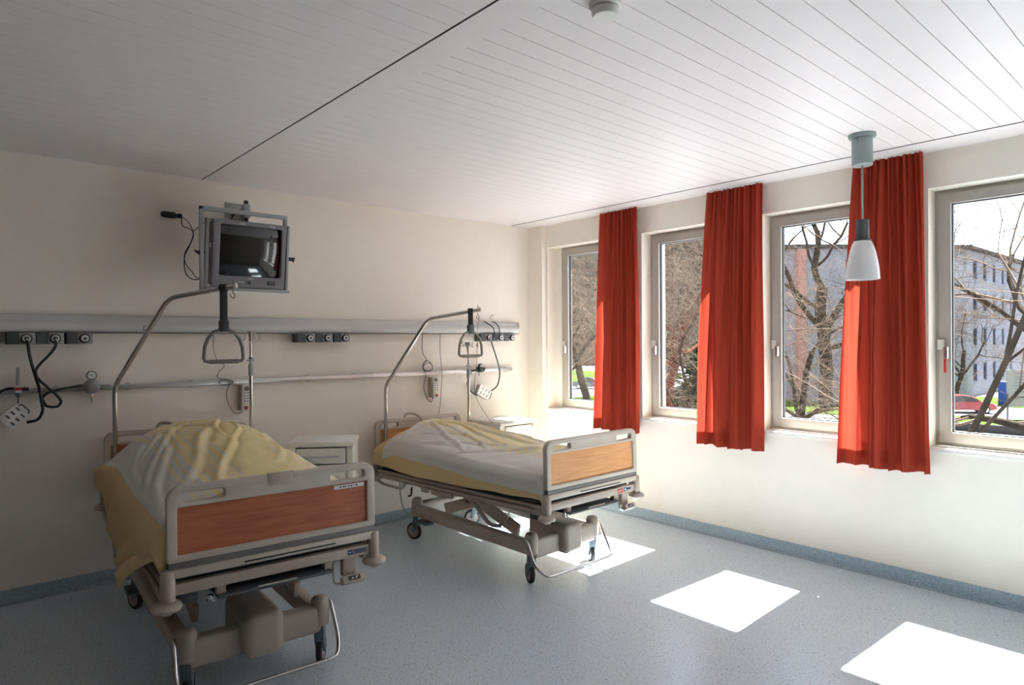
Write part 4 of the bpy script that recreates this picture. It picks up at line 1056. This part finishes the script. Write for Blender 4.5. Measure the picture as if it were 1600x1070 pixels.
def hill():
    bm = nb(); nx, ny = 70, 40; g = []
    for j in range(ny+1):
        row = []
        for i in range(nx+1):
            a = math.radians(2+i/nx*80); rr = 150+j/ny*320; x, y = CAM['loc'][0]+rr*math.sin(a), CAM['loc'][1]+rr*math.cos(a)
            k = j/ny; h = 66*math.sin(min(1, k*1.15)*PI/2)*(1 if a < 1.0 else max(.22, 1-(a-1.0)*3.2))
            h += 9*mnoise.noise((x*.012, y*.012, 1))*k+3.*mnoise.noise((x*.09, y*.09, 4))*min(1, k*3)
            row.append(bm.verts.new((x, y, G-.5+h)))
        g.append(row)
    for A, B in zip(g, g[1:]):
        for i in range(nx): bm.faces.new((A[i], A[i+1], B[i+1], B[i]))
    struct('hills', bm, m_hill, smooth=True)
hill()

# trees: branching skeletons turned into tapering tubes
class Skel:
    def __init__(s): s.v = []; s.f = []
    def seg(s, P, R_, n):
        prev = None; base = len(s.v)
        for i, p in enumerate(P):
            t = (P[min(i+1, len(P)-1)]-P[max(i-1, 0)])
            t = t.normalized() if t.length > 1e-6 else Vector((0, 0, 1))
            u = t.orthogonal().normalized() if prev is None else (prev-t*prev.dot(t))
            u = u.normalized() if u.length > 1e-6 else t.orthogonal().normalized()
            prev = u; w = t.cross(u)
            for k in range(n):
                q = p+(u*math.cos(2*PI*k/n)+w*math.sin(2*PI*k/n))*R_[i]; s.v.append((q.x, q.y, q.z))
        for i in range(len(P)-1):
            for k in range(n):
                a = base+i*n+k; b = base+i*n+(k+1) % n; s.f.append((a, b, b+n, a+n))
    def build(s, name, m, parent=None, loc=None):
        me = bpy.data.meshes.new(name); me.from_pydata(s.v, [], s.f); me.materials.append(m); me.shade_smooth()
        o = bpy.data.objects.new(name, me); COL.objects.link(o)
        if parent: o.parent = parent
        if loc: o.location = loc
        return o
def grow(rnd, big, small, p, d, L_, r, depth, maxd, spread, up, kids, wig):
    n = 6 if depth < 2 else 5 if depth < 4 else 4
    P = [p.copy()]; R_ = [r]; q = p.copy(); dd = d.copy(); wg = wig*(1+.22*depth); r1 = r*(.62 if depth else .7)
    for i in range(n):
        dd = (dd+Vector((rnd.uniform(-1, 1), rnd.uniform(-1, 1), rnd.uniform(-1, 1)+up))*wg).normalized()
        q = q+dd*(L_/n); P.append(q.copy()); R_.append(r+(r1-r)*(i+1)/n)
    (big if depth < 2 else small).seg(P, R_, 8 if depth == 0 else 6 if depth == 1 else 3)
    if depth >= maxd: return
    k = kids[min(depth, len(kids)-1)]
    for c in range(k):
        t = rnd.uniform(.35, 1) if c else 1.
        idx = min(n, max(1, int(t*n)))
        ax = Vector((rnd.uniform(-1, 1), rnd.uniform(-1, 1), rnd.uniform(-.6, 1)))
        nd = (dd*(1-spread)+ax.normalized()*spread*1.25).normalized()
        grow(rnd, big, small, P[idx], nd, L_*rnd.uniform(.58, .82), max(.006, R_[idx]*rnd.uniform(.42, .68)), depth+1, maxd, spread, up, kids, wig)
def tree(label, loc, h, r, seed, maxd=5, spread=.55, lean=(0, 0), kids=(4, 4, 4, 4, 3), mb=None, mt=None, wig=.16, up=.12, group='bare trees outside the windows', trunk=.38):
    rnd = random.Random(seed); b, s = Skel(), Skel()
    grow(rnd, b, s, Vector((0, 0, 0)), Vector((lean[0], lean[1], 1)).normalized(), h*trunk, r, 0, maxd, spread, up, kids, wig)
    root = thing('bare_tree', label, 'tree', loc, 0, group)
    b.build('trunk', mb or m_bark, root); s.build('branches', mt or m_twigd, root)
tree('big dark bare tree with thick trunk in the third window', (50.5, 18.3, G), 27, .60, 12, 7, kids=(5, 4, 4, 3, 3, 2, 2), wig=.2)
tree('bare tree with pale twigs crossing the upper half of the fourth window', (24, -.2, G), 21, .28, 22, 7, kids=(5, 4, 4, 3, 3, 2, 2), mt=m_twig, wig=.2, lean=(.1, .25))
tree('slanting bare sapling rising to the right low in the fourth window', (10.1, .62, G), 14, .085, 24, 5, kids=(5, 3, 3, 3, 2), mt=m_twig, wig=.05, lean=(.49, -.41), trunk=.55)
tree('bare tree with pale tangled twigs just outside the third window', (21.5, 7.0, G), 14.5, .16, 33, 7, kids=(5, 4, 4, 3, 3, 2, 2), mt=m_twig, wig=.26, up=.02)
tree('bare tree with reddish trunk filling the second window', (34, 22.5, G), 22, .34, 42, 7, kids=(6, 4, 4, 3, 3, 2, 2), mb=m_barkr, mt=m_twigd, wig=.2)
tree('pale twiggy bare tree standing close outside the second window', (16.5, 10.0, G), 13, .13, 46, 7, kids=(5, 4, 4, 3, 3, 2, 2), mt=m_twig, wig=.28, up=.02)
tree('slanting bare tree at the left of the first window', (26, 27.2, G), 17, .26, 52, 7, kids=(5, 4, 4, 3, 3, 2, 2), mt=m_twig, wig=.18, lean=(-.1, -.05))
tree('dark upright bare tree at the right of the first window', (36, 31.4, G), 24, .34, 57, 7, kids=(5, 4, 4, 3, 3, 2, 2), wig=.18)
tree('bare tree behind the red car in front of the building', (66, 13.2, G), 13, .22, 63, 5, kids=(5, 4, 4, 4, 3), wig=.2)
tree('pinkish budding bare tree on the slope beyond the grey car', (62, 60, G), 17, .25, 71, 7, kids=(6, 4, 4, 3, 3, 2, 2), mt=m_bud, wig=.24)
tree('pinkish budding bare tree between the first and second windows', (48, 38, G), 14, .2, 77, 7, kids=(6, 4, 4, 3, 3, 2, 2), mt=m_bud, wig=.24)
tree('budding bare tree beyond the conifers in the second window', (58, 44, G), 15, .24, 83, 7, kids=(6, 4, 4, 3, 3, 2, 2), mt=m_bud, wig=.24)
def conifer(label, loc, h, w, seed):
    rnd = random.Random(seed); b, s = Skel(), Skel()
    b.seg([Vector((0, 0, z*h/6)) for z in range(7)], [.16*(1-z/7) for z in range(7)], 8)
    n = 26
    for i in range(n):
        z = h*(.08+.9*i/n); R_ = w*(1-i/n)**.8+.15
        for k in range(11):
            a = rnd.uniform(0, 2*PI); d = Vector((math.cos(a), math.sin(a), -.28)); rr = R_*rnd.uniform(.7, 1.1)
            P = [Vector((0, 0, z))+d*rr*t+Vector((0, 0, .12*rr*t*t)) for t in (0, .35, .7, 1)]
            s.seg(P, [.02, .10, .12, .02], 4)
            for t in (.45, .7, .9):
                for sg in (-1, 1):
                    e = Vector((math.cos(a+sg*.9), math.sin(a+sg*.9), -.4)); c = Vector((0, 0, z))+d*rr*t
                    s.seg([c, c+e*rr*.16, c+e*rr*.3], [.07, .09, .015], 3)
    root = thing('conifer', label, 'tree', loc, 0, 'dark green conifers outside'); b.build('trunk', m_bark, root); s.build('needles', m_conif, root)
conifer('dark green conifer low in the second window', (44, 25.6, G), 7.2, 2.6, 5)
conifer('taller dark conifer behind the reddish tree in the second window', (70, 49, G), 15, 3.4, 6)
conifer('dark conifer at the left side of the second window', (57, 40.5, G), 11, 3.0, 9)
conifer('distant conifer on the slope in the first window', (92, 88, G+2), 26, 5., 12)
